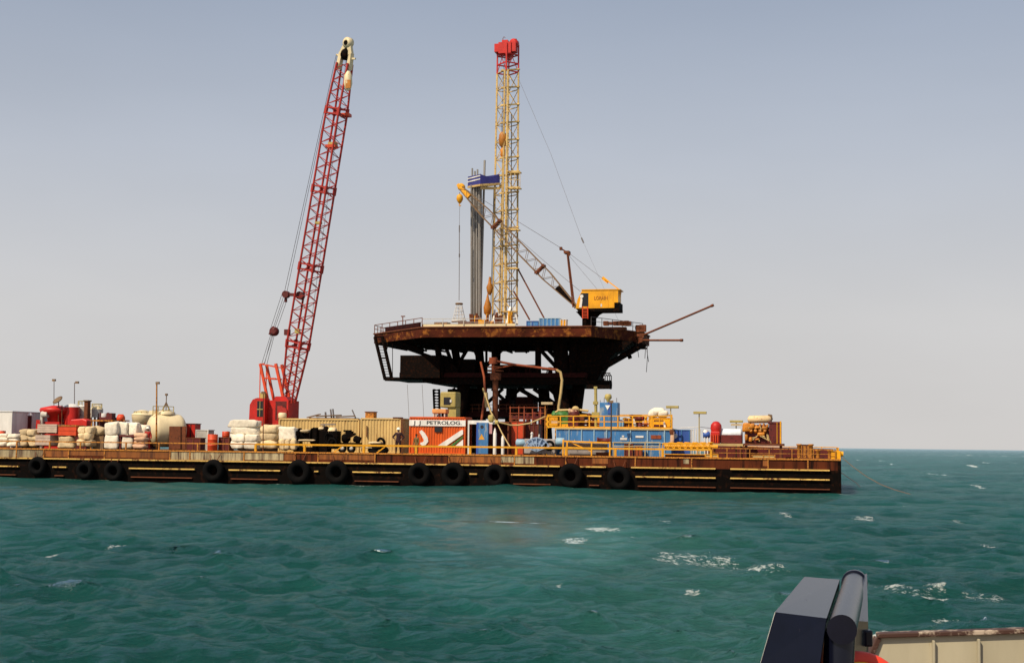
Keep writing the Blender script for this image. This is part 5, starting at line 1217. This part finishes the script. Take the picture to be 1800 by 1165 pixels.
boxthing('blue_drum_box','small pale blue box beside the blue control cabinet','box',1087,1096,740,5.4,zt_,m_lblue,.8,frame_on(m_blue,3))
t=boxthing('yellow_engine','yellow engine frame with dark gaps right of the small blue box','engine frame',1097,1114,736,5.6,zt_,m_rust,1.4,frame_on(m_yel,3))
parts(t,'beam',MB().bx(ax(1096,5.5),ax(1115,5.5),5.45,5.53,az(1105,743,5.5),az(1105,740,5.5)),m_yel)
t=thing('red_valve_stack','small red capped valve stack between two yellow frames','valve',(ax(1125,5.6),5.6,zt_))
part(t,'body',MB().lathe((ax(1125,5.6),5.6,zt_),(0,0,1),[(.45,0),(.45,.25),(.2,.3),(.2,.7),(.38,.75),(.38,1.05),(.15,1.15)],14),m_dred); part(t,'cap',MB().bx(ax(1120,5.3),ax(1130,5.3),5.3,6,az(1125,737,5.6),az(1125,732,5.6)),m_red,bevel=.05)
part(t,'white_lever',MB().bar(at(1113,736,5.3),at(1117,749,5.3),.22),m_white)
t=boxthing('yellow_hopper','yellow framed hopper at the right end of the blue tank','hopper',1141,1178,735,5.4,zt_,m_yel2,2.2,frame_on(m_yel,3))
parts(t,'opening',MB().bx(ax(1149,5.3),ax(1166,5.3),5.36,5.395,az(1157,752,5.3),az(1157,746,5.3)).bx(ax(1149,5.3),ax(1166,5.3),5.36,5.395,az(1157,740.5,5.3),az(1157,738,5.3)),m_dred)
part(t,'white_brace',MB().bar(at(1167,740,5.2),at(1169,751,5.2),.16),m_white)
zq=az(1158,735,5.4)+.06
for i,(px,py,wd,hh,lb) in enumerate(((1150,726,1.0,.75,'left lumpy white sack on top of the yellow hopper'),(1165,727,1.0,.65,'right lumpy white sack on top of the yellow hopper'),(1157,722,1.25,.6,'topmost white sack heaped over the yellow hopper'))):
    c=at(px,py,5.9); c.z=max(c.z,zq+hh*.45); solo('sack',MB().lump(c,(wd,1.2,hh),i+20,.65,.10),m_sack,lb,'bag',c-V((0,0,hh/2)),'sacks on the yellow hopper')
# in front of the blue tank
t=thing('pipe_rack','yellow pipe rack with pale pipes in front of the blue tank','pipe rack',(ax(1030,1.6),2.2,DECK))
mb=MB()
for px in(990,997,1040,1072): mb.bar((ax(px,1.5),1.5,DECK),at(px,772 if px<995 else 776,1.5),.12)
mb.bar(at(992,775,1.5),at(1072,778,1.5),.13); mb.bar(at(994,786,1.5),at(1072,788,1.5),.12); mb.bar(at(1000,776,1.6),at(1040,793,1.6),.09)
part(t,'frame',mb,m_yel)
mb=MB()
for i in range(6): mb.tube(at(998,777+i*2.2,2.+i*.12),at(1068,779+i*2,2.+i*.12),.12,8)
part(t,'pipe',mb,m_grey)
t=thing('tarp_heap','low heap under a pale greyish tarp against the blue tank','tarp',(ax(1025,3),3.4,DECK))
part(t,'tarp',MB().lump((ax(1024,3.2),3.7,DECK+.6),(4.3,1.0,1.25),13,.5,.10,28,10),m_grey); part(t,'rope',MB().path([at(1010,772,3.1),at(1011,786,2.9)],.03,5).path([at(1036,772,3.1),at(1037,786,2.9)],.03,5),m_hose)
t=thing('hose_reel','dark red hose reel with white disc, in front of the blue tank','hose reel',(ax(1058,2.6),3.,DECK))
part(t,'reel',MB().lathe((ax(1049,2.7),3,az(1060,774.5,2.7)),(1,0,0),[(.30,0),(.34,.08),(.24,.1),(.24,1.1),(.34,1.12),(.34,1.2)],16),m_dred)
part(t,'disc',MB().lathe(at(1056.5,782,2.4),(0,1,0),[(.30,0),(.30,.08)],16),m_white); part(t,'stand',MB().bx(ax(1048,2.8),ax(1072,2.8),2.7,3.3,DECK,DECK+.35),m_rust)
mb=MB()
for y in(777,784): mb.bar(at(1078,y,1.8),at(1160,y,1.8),.07)
for px in(1078,1106,1134,1160): mb.bar((ax(px,1.8),1.8,DECK),at(px,777,1.8),.08)
t=thing('inner_rail','pale inner hand rail before the right part of the blue tank','railing',(ax(1120,1.8),1.8,DECK)); part(t,'rails',mb,m_hose)
boxthing('red_chest','small dark red chest under the blue tank side','chest',1098,1112,781,3.2,DECK,m_dred,.8,frame_on(m_rust,3)); boxthing('rust_chest','small orange rust chest right of the dark red chest','chest',1116,1128,783,3.2,DECK,m_rustpipe,.8,frame_on(m_rust,3))
t=thing('yellow_gangway','yellow truss gangway lying along the barge edge right of the blue tank','gangway',(ax(1210,1.2),1.6,DECK))
mb=MB()
for v in(1.2,2.2):
    for y in(779,789): mb.bar(at(1165,y,v),at(1248,y+.5,v),.13)
    for i in range(9): a=1165+i*10.3; mb.bar(at(a,779,v),at(min(a+10.3,1248),789,v),.07); mb.bar(at(a,779,v),at(a,789,v),.07)
part(t,'truss',mb,m_yel2); part(t,'tread',MB().bx(ax(1165,1.7),ax(1248,1.7),1.26,2.14,DECK+.25,DECK+.32),m_yel)
t=thing('valve_manifold','yellow valve manifold behind the gangway','manifold',(ax(1215,2.8),3,DECK))
mb=MB().tube(at(1168,784,3),at(1262,785,3),.18,10)
for px in(1180,1195,1208,1222,1236,1250): mb.tube(at(px,785,3),at(px,778,3),.13,8).torus(at(px,777.5,3),(0,0,1),.22,.05,12,6)
part(t,'pipe',mb,m_yel); part(t,'base',MB().bx(ax(1170,3),ax(1260,3),2.7,3.4,DECK,DECK+.3),m_dred)
t=boxthing('blue_skid_box','deep blue box with round white mark right of the blue tank','box',1184,1212,756,6.,DECK,m_dblue,2.4,frame_on(m_blue,3))
part(t,'round_mark',MB().lathe((ax(1186.5,5.9),5.93,az(1186,766,5.9)),(0,1,0),[(.22,0),(.22,.03)],14),m_white)
t=thing('flag_cloth','cream and brown cloth hung on the end of the blue tank','cloth',at(1181,780,4.2)); part(t,'cloth',MB().lump(at(1182,769,4.25),(.35,.2,1.2),3,.6,.12),m_sack3); part(t,'hook',MB().lump(at(1181,760,4.25),(.4,.2,.5),5,.6,.1),m_rust)
t=thing('white_stanchions','white stanchions with chain right of the deep blue box','stanchions',(ax(1222,5),5,DECK))
mb=MB()
for px in(1215,1219,1224,1231): mb.tube((ax(px,5),5,DECK),at(px,754,5),.05,6)
mb.path([at(1195,752,5),at(1230,750,5),at(1262,754,5)],.03,5)
part(t,'post',mb,m_white)
# red engine with white tank skid
t=thing('red_engine','bright red rounded engine casing left of the white tank skid','engine',(ax(1256,4),4.4,DECK+.6))
zb_=az(1256,779,4)
part(t,'casing',MB().lathe((ax(1258,4),4.5,az(1256,760,4)),(0,0,1),[(.30,-.3),(.42,0),(.50,.35),(.46,.7),(.25,.95),(.05,1.0)],18).bx(ax(1249,4),ax(1265,4),4.,5,zb_,az(1256,758,4)),m_ored if 0 else m_red,bevel=.06)
mb=MB()
for px in(1250,1254,1258,1262): mb.tube(at(px,776,3.9),at(px,763,3.9),.06,6)
parts(t,'red_pipe',mb,m_ored)
t=thing('white_tank_skid','white rounded tank over a dark engine on a cream skid','tank skid',(ax(1283,4),4.6,DECK))
zc_=az(1283,762,4)
cyl_tank(t,'tank',(ax(1268,4),4.9,zc_),(ax(1300,4),4.9,zc_),az(1283,753,4)-zc_,m_lblue if 0 else m_whblue,20,.5)
part(t,'engine',MB().bx(ax(1266,4),ax(1304,4),4.2,5.5,zb_,az(1283,764,4)),m_dred,bevel=.04)
part(t,'skid',MB().bx(ax(1250,3.8),ax(1306,3.8),3.8,5.8,zb_-.22,zb_),m_hose)
parts(t,'skid_leg',MB().bx(ax(1252,3.8),ax(1255,3.8),3.9,5.6,DECK,zb_-.22).bx(ax(1300,3.8),ax(1303,3.8),3.9,5.6,DECK,zb_-.22),m_rust)
t=thing('blue_pump_head','small blue pump head on white stand left of the red engine','pump',(ax(1241,4.6),4.6,DECK))
part(t,'head',MB().lathe((ax(1236,4.6),4.6,az(1240,764,4.6)),(1,0,0),[(.22,0),(.30,.05),(.30,.5),(.2,.6)],14),m_dblue); part(t,'cap',MB().lathe((ax(1240,4.6),4.6,az(1240,761,4.6)),(0,0,1),[(.25,0),(.25,.2),(.1,.3)],12),m_white)
parts(t,'stand',MB().bx(ax(1238,4.6),ax(1240,4.6),4.4,4.8,DECK,az(1240,766,4.6)).bx(ax(1243,4.6),ax(1245,4.6),4.4,4.8,DECK,az(1240,766,4.6)),m_white)
# orange engine with cream silencer
t=thing('generator_engine','amber rusty open engine with long cream silencer on top at the barge end','engine',(ax(1340,3.6),4.4,DECK))
ze=az(1340,779,3.6)
part(t,'block',MB().bx(ax(1309,4),ax(1364,4),4.3,5.4,ze,az(1335,750,4)).bx(ax(1314,4),ax(1350,4),4.5,5.2,az(1335,750,4),az(1335,746,4)),m_dred,bevel=.05)
mb=MB()
rr=random.Random(12)
for i in range(4): mb.lathe(at(1320+i*8.2,757,4.05),(0,.9,-.35),[(.10,-.15),(.15,-.1),(.17,.1),(.12,.4)],10)
for px,py,wd,h in((1313,751,.80,.75),(1322,749,.45,.45),(1331,751,.5,.25),(1344,752,.5,.3),(1338,763,.62,.32),(1312,769,.3,.6),(1319,772,.28,.4),(1331,772,.4,.2)):
    mb.lump(at(px,py,4.1),(wd,.5,h),int(px),.45,.12,12,8)
for i in range(7): mb.tube(at(1314+i*6.5,757,4.1),at(1317+i*6.5,746+rr.uniform(-2,2),4.2),.09,6)
parts(t,'engine_head',mb,m_amber)
mb=MB()
rr=random.Random(2)
for i in range(12):
    p=at(rr.uniform(1316,1354),rr.uniform(750,776),3.85); mb.tube(p,p+V((rr.uniform(-.9,.9),rr.uniform(-.1,.3),rr.uniform(-.5,.6))),.05,5)
parts(t,'pipework',mb,m_hose)
mb=MB().lathe((ax(1314,4.6),4.8,az(1332,737,4.6)),(1,0,.02),[(.12,0),(.32,.15),(.34,.3),(.34,1.75),(.30,1.9),(.12,2.05)],18)
part(t,'silencer',mb,m_sack3 if 0 else m_silencer)
part(t,'exhaust_elbow',MB().path([at(1350,737,4.8),at(1356,734,4.8),at(1356,731,4.8),at(1350,730,4.8)],.13,8).tube(at(1318,748,4.8),at(1318,740,4.8),.14,8).tube(at(1352,750,4.8),at(1358,735,4.8),.05,5),m_brown)
part(t,'radiator',MB().bx(ax(1352,4),ax(1373,4),3.9,5.6,ze,az(1368,741,4)).bx(ax(1350,4),ax(1373,4),3.86,5.64,az(1368,743,4)-.1,az(1368,741,4)),m_dred,bevel=.04)
part(t,'radiator_frame',MB().bx(ax(1365.5,4),ax(1366.5,4),3.84,3.9,ze,az(1368,742,4)).bx(ax(1371,4),ax(1373.5,4),3.82,3.9,ze,az(1368,740,4)),m_yel)
part(t,'skid',MB().bx(ax(1307,3.8),ax(1378,3.8),3.7,5.8,ze-.2,ze).bx(ax(1309,3.8),ax(1312,3.8),3.9,5.6,DECK,ze-.2).bx(ax(1370,3.8),ax(1374,3.8),3.9,5.6,DECK,ze-.2),m_rust)
# bitts and low gear at the right end
def bitts(label,px,v,pyt):
    t=thing('mooring_bitts',label,'mooring bitts',(ax(px,v),v,DECK)); zt=az(px,pyt,v)
    for s in(-.5,.5): part(t,'bollard',MB().lathe((ax(px,v)+s,v,DECK+.1),(0,0,1),[(.17,0),(.17,zt-DECK-.25),(.24,zt-DECK-.2),(.24,zt-DECK-.12),(.12,zt-DECK-.1)],14),m_brownrail)
    part(t,'base_plate',MB().bx(ax(px,v)-.9,ax(px,v)+.9,v-.35,v+.35,DECK,DECK+.1),m_rust)
bitts('rusty mooring bitts halfway between the amber engine and the barge corner',1415,3.,780); bitts('rusty mooring bitts at the foot of the guard rail near the barge corner',1448,2.,790)
boxthing('anchor_box','flat amber box behind the bitts near the barge end','box',1404,1424,782,6.5,DECK,m_brownrail,1.2,frame_on(m_rust,4))
boxthing('deck_hatch','low pale hatch on the deck beneath the amber engine','hatch',1322,1362,800,1.2,DECK,m_hose,1.,frame_on(m_brownrail,3)); boxthing('rope_box','low yellow rope box by the rail under the red engine','box',1240,1262,799,1.2,DECK,m_hose,.9,frame_on(m_yel,3))
ml=MB().path([(-.1,.5,DECK+.4)]+[V((-.1,.5,DECK+.4)).lerp(at(1600,868,-6.),f)-V((0,0,1.1*math.sin(PI*f)*.5)) for f in(.2,.4,.6,.8,1)],.028,6)
ln=solo('mooring_rope',ml,m_brown,'long mooring rope slanting from the barge corner into the sea','rope',(0,.5,DECK))
ml=MB().path([(-.02,.3,1.6),at(1490,838,-1.5),at(1505,848,-3.),at(1512,856,-3.6)],.03,6)
solo('mooring_rope',ml,m_steel,'short dark rope trailing from the barge end into the sea','rope',(0,.3,1.6))

# odds and ends among the left hand cargo
drum('orange drum half out of the picture at the left edge',2,757,3.4,.42,1.0,m_ored)['group']='loose cargo at the left end'
t=thing('plank_pile','pile of brown planks behind the cream sacks at the left','planks',(ax(40,4),4.4,DECK))
mb=MB()
for i in range(9):
    z=DECK+.1+i*.16; mb.box((ax(40,4)+random.uniform(-.15,.15),4.4+random.uniform(-.2,.2),z),(random.uniform(1.7,2.5),.9,.09),Matrix.Rotation(random.uniform(-.12,.12),3,'Z'))
part(t,'planks',mb,m_brown)
t=thing('tarp_sheet','loose pale sheet draped over boxes beside the left board crates','sheet',(ax(50,3.6),4,DECK+1.2))
part(t,'sheet',MB().lump((ax(50,3.6),4.,az(50,757,3.6)),(2.0,1.1,.35),31,.6,.2,20,8),m_sack2); part(t,'box',MB().bx(ax(38,3.6),ax(62,3.6),3.7,4.4,DECK,az(50,760,3.6)),m_brown)
t=thing('net_bag','lumpy pale net bag between the pile and the tall bag pair','bag',(ax(168,3.2),3.6,DECK))
part(t,'bag',MB().lump((ax(170,3.2),3.6,az(170,757,3.2)),(1.5,1.,.9),44,.6,.16,20,10),m_sack2); part(t,'box',MB().bx(ax(162,3.1),ax(181,3.1),3.2,4.2,DECK,az(170,766,3.2)),m_brown)

t=thing('pump_row','row of rusty pumps and valves behind the yellow rail on the blue tank','pumps',(ax(1100,7.4),7.4,zt_))
rr=random.Random(21)
part(t,'base',MB().bx(ax(1018,7.4),ax(1140,7.4),7.1,7.9,zt_,zt_+.25),m_dred)
for i in range(11):
    px=1022+i*11+rr.uniform(-3,3); r=rr.uniform(.16,.34); h=rr.uniform(.5,1.05); c=V((ax(px,7.4),7.4+rr.uniform(-.2,.2),zt_+.25))
    part(t,'pump',MB().lathe(c,(0,0,1),[(r,0),(r,h*.4),(r*.6,h*.45),(r*.6,h*.8),(r*.9,h*.85),(r*.9,h),(r*.3,h*1.1)],12) if i%3 else MB().box(c+V((0,0,h/2)),(r*2.6,.6,h)),rr.choice([m_dred,m_rust,m_rustpipe,m_yel,m_rust]))
part(t,'pipe',MB().tube(at(1020,744,7.2),at(1140,745,7.2),.10,8),m_rustpipe)
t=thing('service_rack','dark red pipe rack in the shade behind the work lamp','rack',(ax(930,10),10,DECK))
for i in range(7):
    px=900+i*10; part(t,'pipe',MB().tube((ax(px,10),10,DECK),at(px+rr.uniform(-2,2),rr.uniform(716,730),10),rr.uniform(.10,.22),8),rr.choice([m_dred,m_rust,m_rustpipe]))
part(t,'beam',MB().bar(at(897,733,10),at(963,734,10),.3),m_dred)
# ---------------------------------------------------------------- people
def skin(edges,name,sub=2):    # edges: list of chains [(pos,r),...]; shared joints are merged
    me=bpy.data.meshes.new(name); vs=[];rs=[];es=[];ix={}
    def vid(p,r):
        k=tuple(round(c,4) for c in p)
        if k not in ix: ix[k]=len(vs); vs.append(p); rs.append(r)
        return ix[k]
    for ch in edges:
        ids=[vid(p,r) for p,r in ch]; es+=list(zip(ids,ids[1:]))
    me.from_pydata(vs,es,[]); o=bpy.data.objects.new('tmp',me); COL.objects.link(o)
    o.modifiers.new('s','SKIN'); sl=me.skin_vertices[0].data
    for i,r in enumerate(rs): sl[i].radius=r if isinstance(r,tuple) else (r,r)
    sl[0].use_root=True
    m=o.modifiers.new('b','SUBSURF'); m.levels=sub; m.render_levels=sub
    bpy.context.view_layer.update(); r=bpy.data.meshes.new_from_object(o.evaluated_get(bpy.context.evaluated_depsgraph_get()))
    bpy.data.objects.remove(o); r.name=name
    r.polygons.foreach_set('use_smooth',[True]*len(r.polygons)); return r
def person(label,O,H,rz,cloth,hat=True,pose='hips'):
    s=H/1.75
    t=thing('person',label,'person',O); t.rotation_euler=(0,0,-ANG+rz)
    def q(*a): return (a[0]*s,a[1]*s,a[2]*s)
    hipL,hipR=q(-.10,0,.90),q(.10,0,.90)
    if pose=='hips': el,ha=q(.40,.03,1.14),q(.24,-.13,1.02)
    else: el,ha=q(.27,.02,1.12),q(.28,-.10,.88)
    pel=q(0,0,.95)
    def arms(sg,k,hand):
        m=lambda p:(p[0]*sg,p[1],p[2])
        c=[(q(0,0,1.36),(.125*s*k,.10*s*k)),(m(q(.17,0,1.40)),.068*s*k),(m(el),.050*s*k),(m(ha),.036*s*k)]
        if hand: c.append((m((ha[0]-.03*s,ha[1]-.05*s,ha[2]-.05*s)),.034*s))
        return c
    torso=lambda k:[(pel,(.14*s*k,.105*s*k)),(q(0,0,1.15),(.13*s*k,.10*s*k)),(q(0,0,1.36),(.125*s*k,.10*s*k))]
    legs=lambda k,e:[[(pel,(.14*s*k,.105*s*k)),(q(sg*.10,0,.86),.095*s*k),(q(sg*.13,-.03,.48),.065*s*k),(q(sg*.15,.02,e),.046*s*k)] for sg in(-1,1)]
    ch=[torso(1),[(q(0,0,1.36),.12*s),(q(0,.0,1.48),.055*s),(q(0,-.01,1.55),.07*s),(q(0,-.015,1.64),.098*s),(q(0,-.01,1.72),.07*s)],[(q(0,-.015,1.64),.098*s),(q(0,-.10,1.62),.018*s)]]
    for sg in(-1,1):
        a=arms(sg,1,True); ch.append(a[0:]); hp=V(a[-1][0]); d=V((-.02*sg,-.35,-.9)).normalized(); sd=V((sg,-.3,0)).normalized()
        for f,ln in((-.024,.062),(-.008,.074),(.008,.07),(.024,.055)):
            b=hp+sd*f*s+d*.02*s; ch.append([(a[-1][0],.034*s),(tuple(b+d*.02*s),.009*s),(tuple(b+d*ln*.6*s),.008*s),(tuple(b+d*ln*s+V((0,.012,0))*s),.007*s)])
        b=hp+V((-sg*.03,-.02,.01))*s; ch.append([(a[-1][0],.034*s),(tuple(b),.010*s),(tuple(b+V((-sg*.02,-.025,-.035))*s),.009*s)])
        ch.append([(q(sg*.098-.0,0,1.63),.02*s),(q(0,-.015,1.64),.098*s)])
    ch+=legs(1,.08)
    me=skin(ch,'body',1); me.materials.append(m_skin); o=bpy.data.objects.new('body',me); COL.objects.link(o); o.parent=t; ORG[o.name]=V((0,0,0))
    ch=[torso(1.16)]+[arms(sg,1.28,False) for sg in(-1,1)]+legs(1.24,.10)
    me=skin(ch,'coverall',2); me.materials.append(cloth); c=bpy.data.objects.new('coverall',me); COL.objects.link(c); c.parent=t
    ORG[t.name]=V((0,0,0))
    mb=MB()
    for sg in(-1,1): mb.lump(q(sg*.15,-.05,.05),(.11*s,.28*s,.12*s),1,.7,.02,10,6)
    parts(t,'boot',mb,m_rubber)
    if hat: part(t,'helmet',MB().lathe(q(0,-.01,1.66),(0,0,1),[(.165*s,0),(.135*s,.02*s),(.13*s,.08*s),(.09*s,.14*s),(.02*s,.165*s)],16),m_helmet)
    else: part(t,'hair',MB().lump(q(0,.01,1.70),(.20*s,.22*s,.17*s),3,.8,.03,12,8),m_rubber)
    ORG[t.name]=V(O)
    return t
v=1.3; person('person in dark coverall and white helmet, hands on hips, before the cream container',(ax(700,v,790),v,DECK),az(700,752.5,v)-DECK,R(8),m_dcloth)
v=3.0; person('person in olive clothes without helmet, standing by the orange container emblem',(ax(731.5,v,790),v,DECK),az(731,763,v)-DECK,R(-25),m_gcloth,False,'down')
v=2.6; person('person in red coverall and pale helmet before the big cream tank',(ax(259,v,785),v,DECK),az(259,751,v)-DECK,R(15),m_rcloth,True,'down')
# ---------------------------------------------------------------- the boat the picture is taken from
WB=thing('workboat','stern of a workboat with a cream bulwark and brown cap rail','boat',(3.,4.,0),None,True)
D0,D1=13.0,12.8
zt=atY(1545,1118,D0).z; 
pL=atY(1545,1120,D0); pR=atY(1800,1112,D1); dirr=(pR-pL); pE=pL+dirr*2.6
low=.95
pl0=atY(1524,1172,D0)
nrm=V((-dirr.y,dirr.x,0)).normalized()*.05
mb=MB()
ring=lambda o:[V((pl0.x,pl0.y,low))+o,V((pE.x,pE.y,low))+o,pE+o,pL+o,V((pl0.x,pl0.y,pl0.z))+o]
a,b=ring(V((0,0,0))),ring(nrm)
mb.loft([a,b])
bw=part(WB,'bulwark',mb,m_boat)
mb=MB().bar(pL+nrm*.5+V((-.02,0,.02)),pE+nrm*.5+V((0,0,.02)),.14,.042).bar(pl0+nrm*.5+V((-.03,0,-.02)),pL+nrm*.5+V((-.01,0,.0)),.12,.05)
part(bw,'cap_rail',mb,m_cap,bevel=.008)
for i,px in enumerate((1640,1719,1810)):
    p=pL+dirr*((px-1545)/255.); mb=MB().bx(p.x-.010,p.x+.010,p.y-.05,p.y-.004,low,p.z-.035)
    part(bw,'stiffener',mb,m_boat,bevel=.004)
hullp=[(-3.2,-9),(8.5,-9),(8.5,12.4),(pE.x,pE.y+.02),(pl0.x-.05,pl0.y+.04),(.2,12.6),(-3.2,10)]
part(WB,'hull',MB().loft([[V((x*.97+.05,y,-1.2)) for x,y in hullp],[V((x,y,.9)) for x,y in hullp]]),m_navy)
part(WB,'deck',MB().loft([[V((x*.995,y*.995,.9)) for x,y in hullp],[V((x*.995,y*.995,.95)) for x,y in hullp]]),m_deck)
# navy towing davit: box beam and thick pipe side by side
E0,E1=8.0,10.35
DV=thing('stern_davit','dark navy deck davit of a square box beam and a thick pipe side by side','davit',(2.2,8.2,.95),None,True)
f0,f1=atY(1362,1075,E0),atY(1453,1086,E0); b0,b1=atY(1414,1013,E1),atY(1476,1018,E1)
def down(p,dx,dz,dy=0): return V((p.x+dx,p.y+dy,p.z+dz))
top=[f0,f1,b1,b0]
bot=[atY(1336,1165,7.9),atY(1441,1168,7.9),down(b1,-.02,-.55),down(b0,-.05,-.55)]
bx_=MB().loft([bot,top])
part(DV,'box_beam',bx_,m_navy,bevel=.002)
part(DV,'box_post',MB().loft([[V((p.x-.1,p.y,.95)) for p in bot],bot]),m_navy)
c0=atY(1480,1106,E0-.05); c1=atY(1502,1024,E1+.1); rp=.073
pp=MB().path([c0,c0.lerp(c1,.5),c1],.082,24,.080)
part(DV,'pipe_beam',pp,m_navy,bevel=.006)
mb=MB().path([atY(1477,1111,8.06),V((atY(1470,1165,8.0).x,8.02,atY(1470,1165,8.0).z-.3)),V((c0.x-.08,8.0,.95))],.086,20)
part(DV,'pipe_post',mb,m_navy)
s0=atY(1510,1030,9.6); 
sp_=[atY(1490,1064,8.9),atY(1516,1040,9.5),atY(1523,1006,10.4),atY(1514,1006,10.5)]
lowp=[V((p.x-.02,p.y,.95)) for p in sp_]
r1=[atY(1500,1090,8.6),atY(1526,1092,8.9),atY(1524,1007,10.45),atY(1512,1012,10.5)]
part(DV,'side_plate',MB().loft([[V((atY(1492,1165,8.6).x,8.6,.95)),V((atY(1527,1165,8.9).x,8.9,.95)),V((r1[2].x,r1[2].y,.95)),V((r1[3].x,r1[3].y,.95))],r1]),m_navy,bevel=.012)
part(DV,'side_lug',MB().box(atY(1524,1120,8.9),(.05,.1,.1)),m_navy,bevel=.01)
part(DV,'end_flange',MB().lathe(c1,(c1-c0),[(.082,-.05),(.094,-.04),(.094,.03),(.07,.04)],20),m_navy)
# lifebuoy leaning below the davit
lc=atY(1514,1232,8.35); dl=V((.10,-1,.30)).normalized()
LB=thing('lifebuoy','orange red lifebuoy with yellow inner line, hung beside the navy davit','lifebuoy',lc,None,True)
part(LB,'ring',MB().torus(lc,dl,.240,.048,48,14),m_buoy)
part(LB,'grab_line',MB().torus(lc-V((0,.03,0)),dl,.205,.028,48,8),m_buoyy)
SB=thing('orange_strop','orange lashing strop hanging between the box beam and the pipe','strop',atY(1447,1170,8.3),None,True)
part(SB,'webbing',MB().loft([[atY(1443,1190,8.3)+V((i*.03,j*.008,0)) for i,j in((-1,-1),(1,-1),(1,1),(-1,1))],[atY(1448,1140,8.3)+V((i*.024,j*.008,0)) for i,j in((-1,-1),(1,-1),(1,1),(-1,1))],[atY(1452,1108,8.3)+V((i*.012,j*.008,0)) for i,j in((-1,-1),(1,-1),(1,1),(-1,1))]]),m_strop)
part(SB,'buckle',MB().box(atY(1452,1108,8.3),(.03,.02,.03)),m_navy)
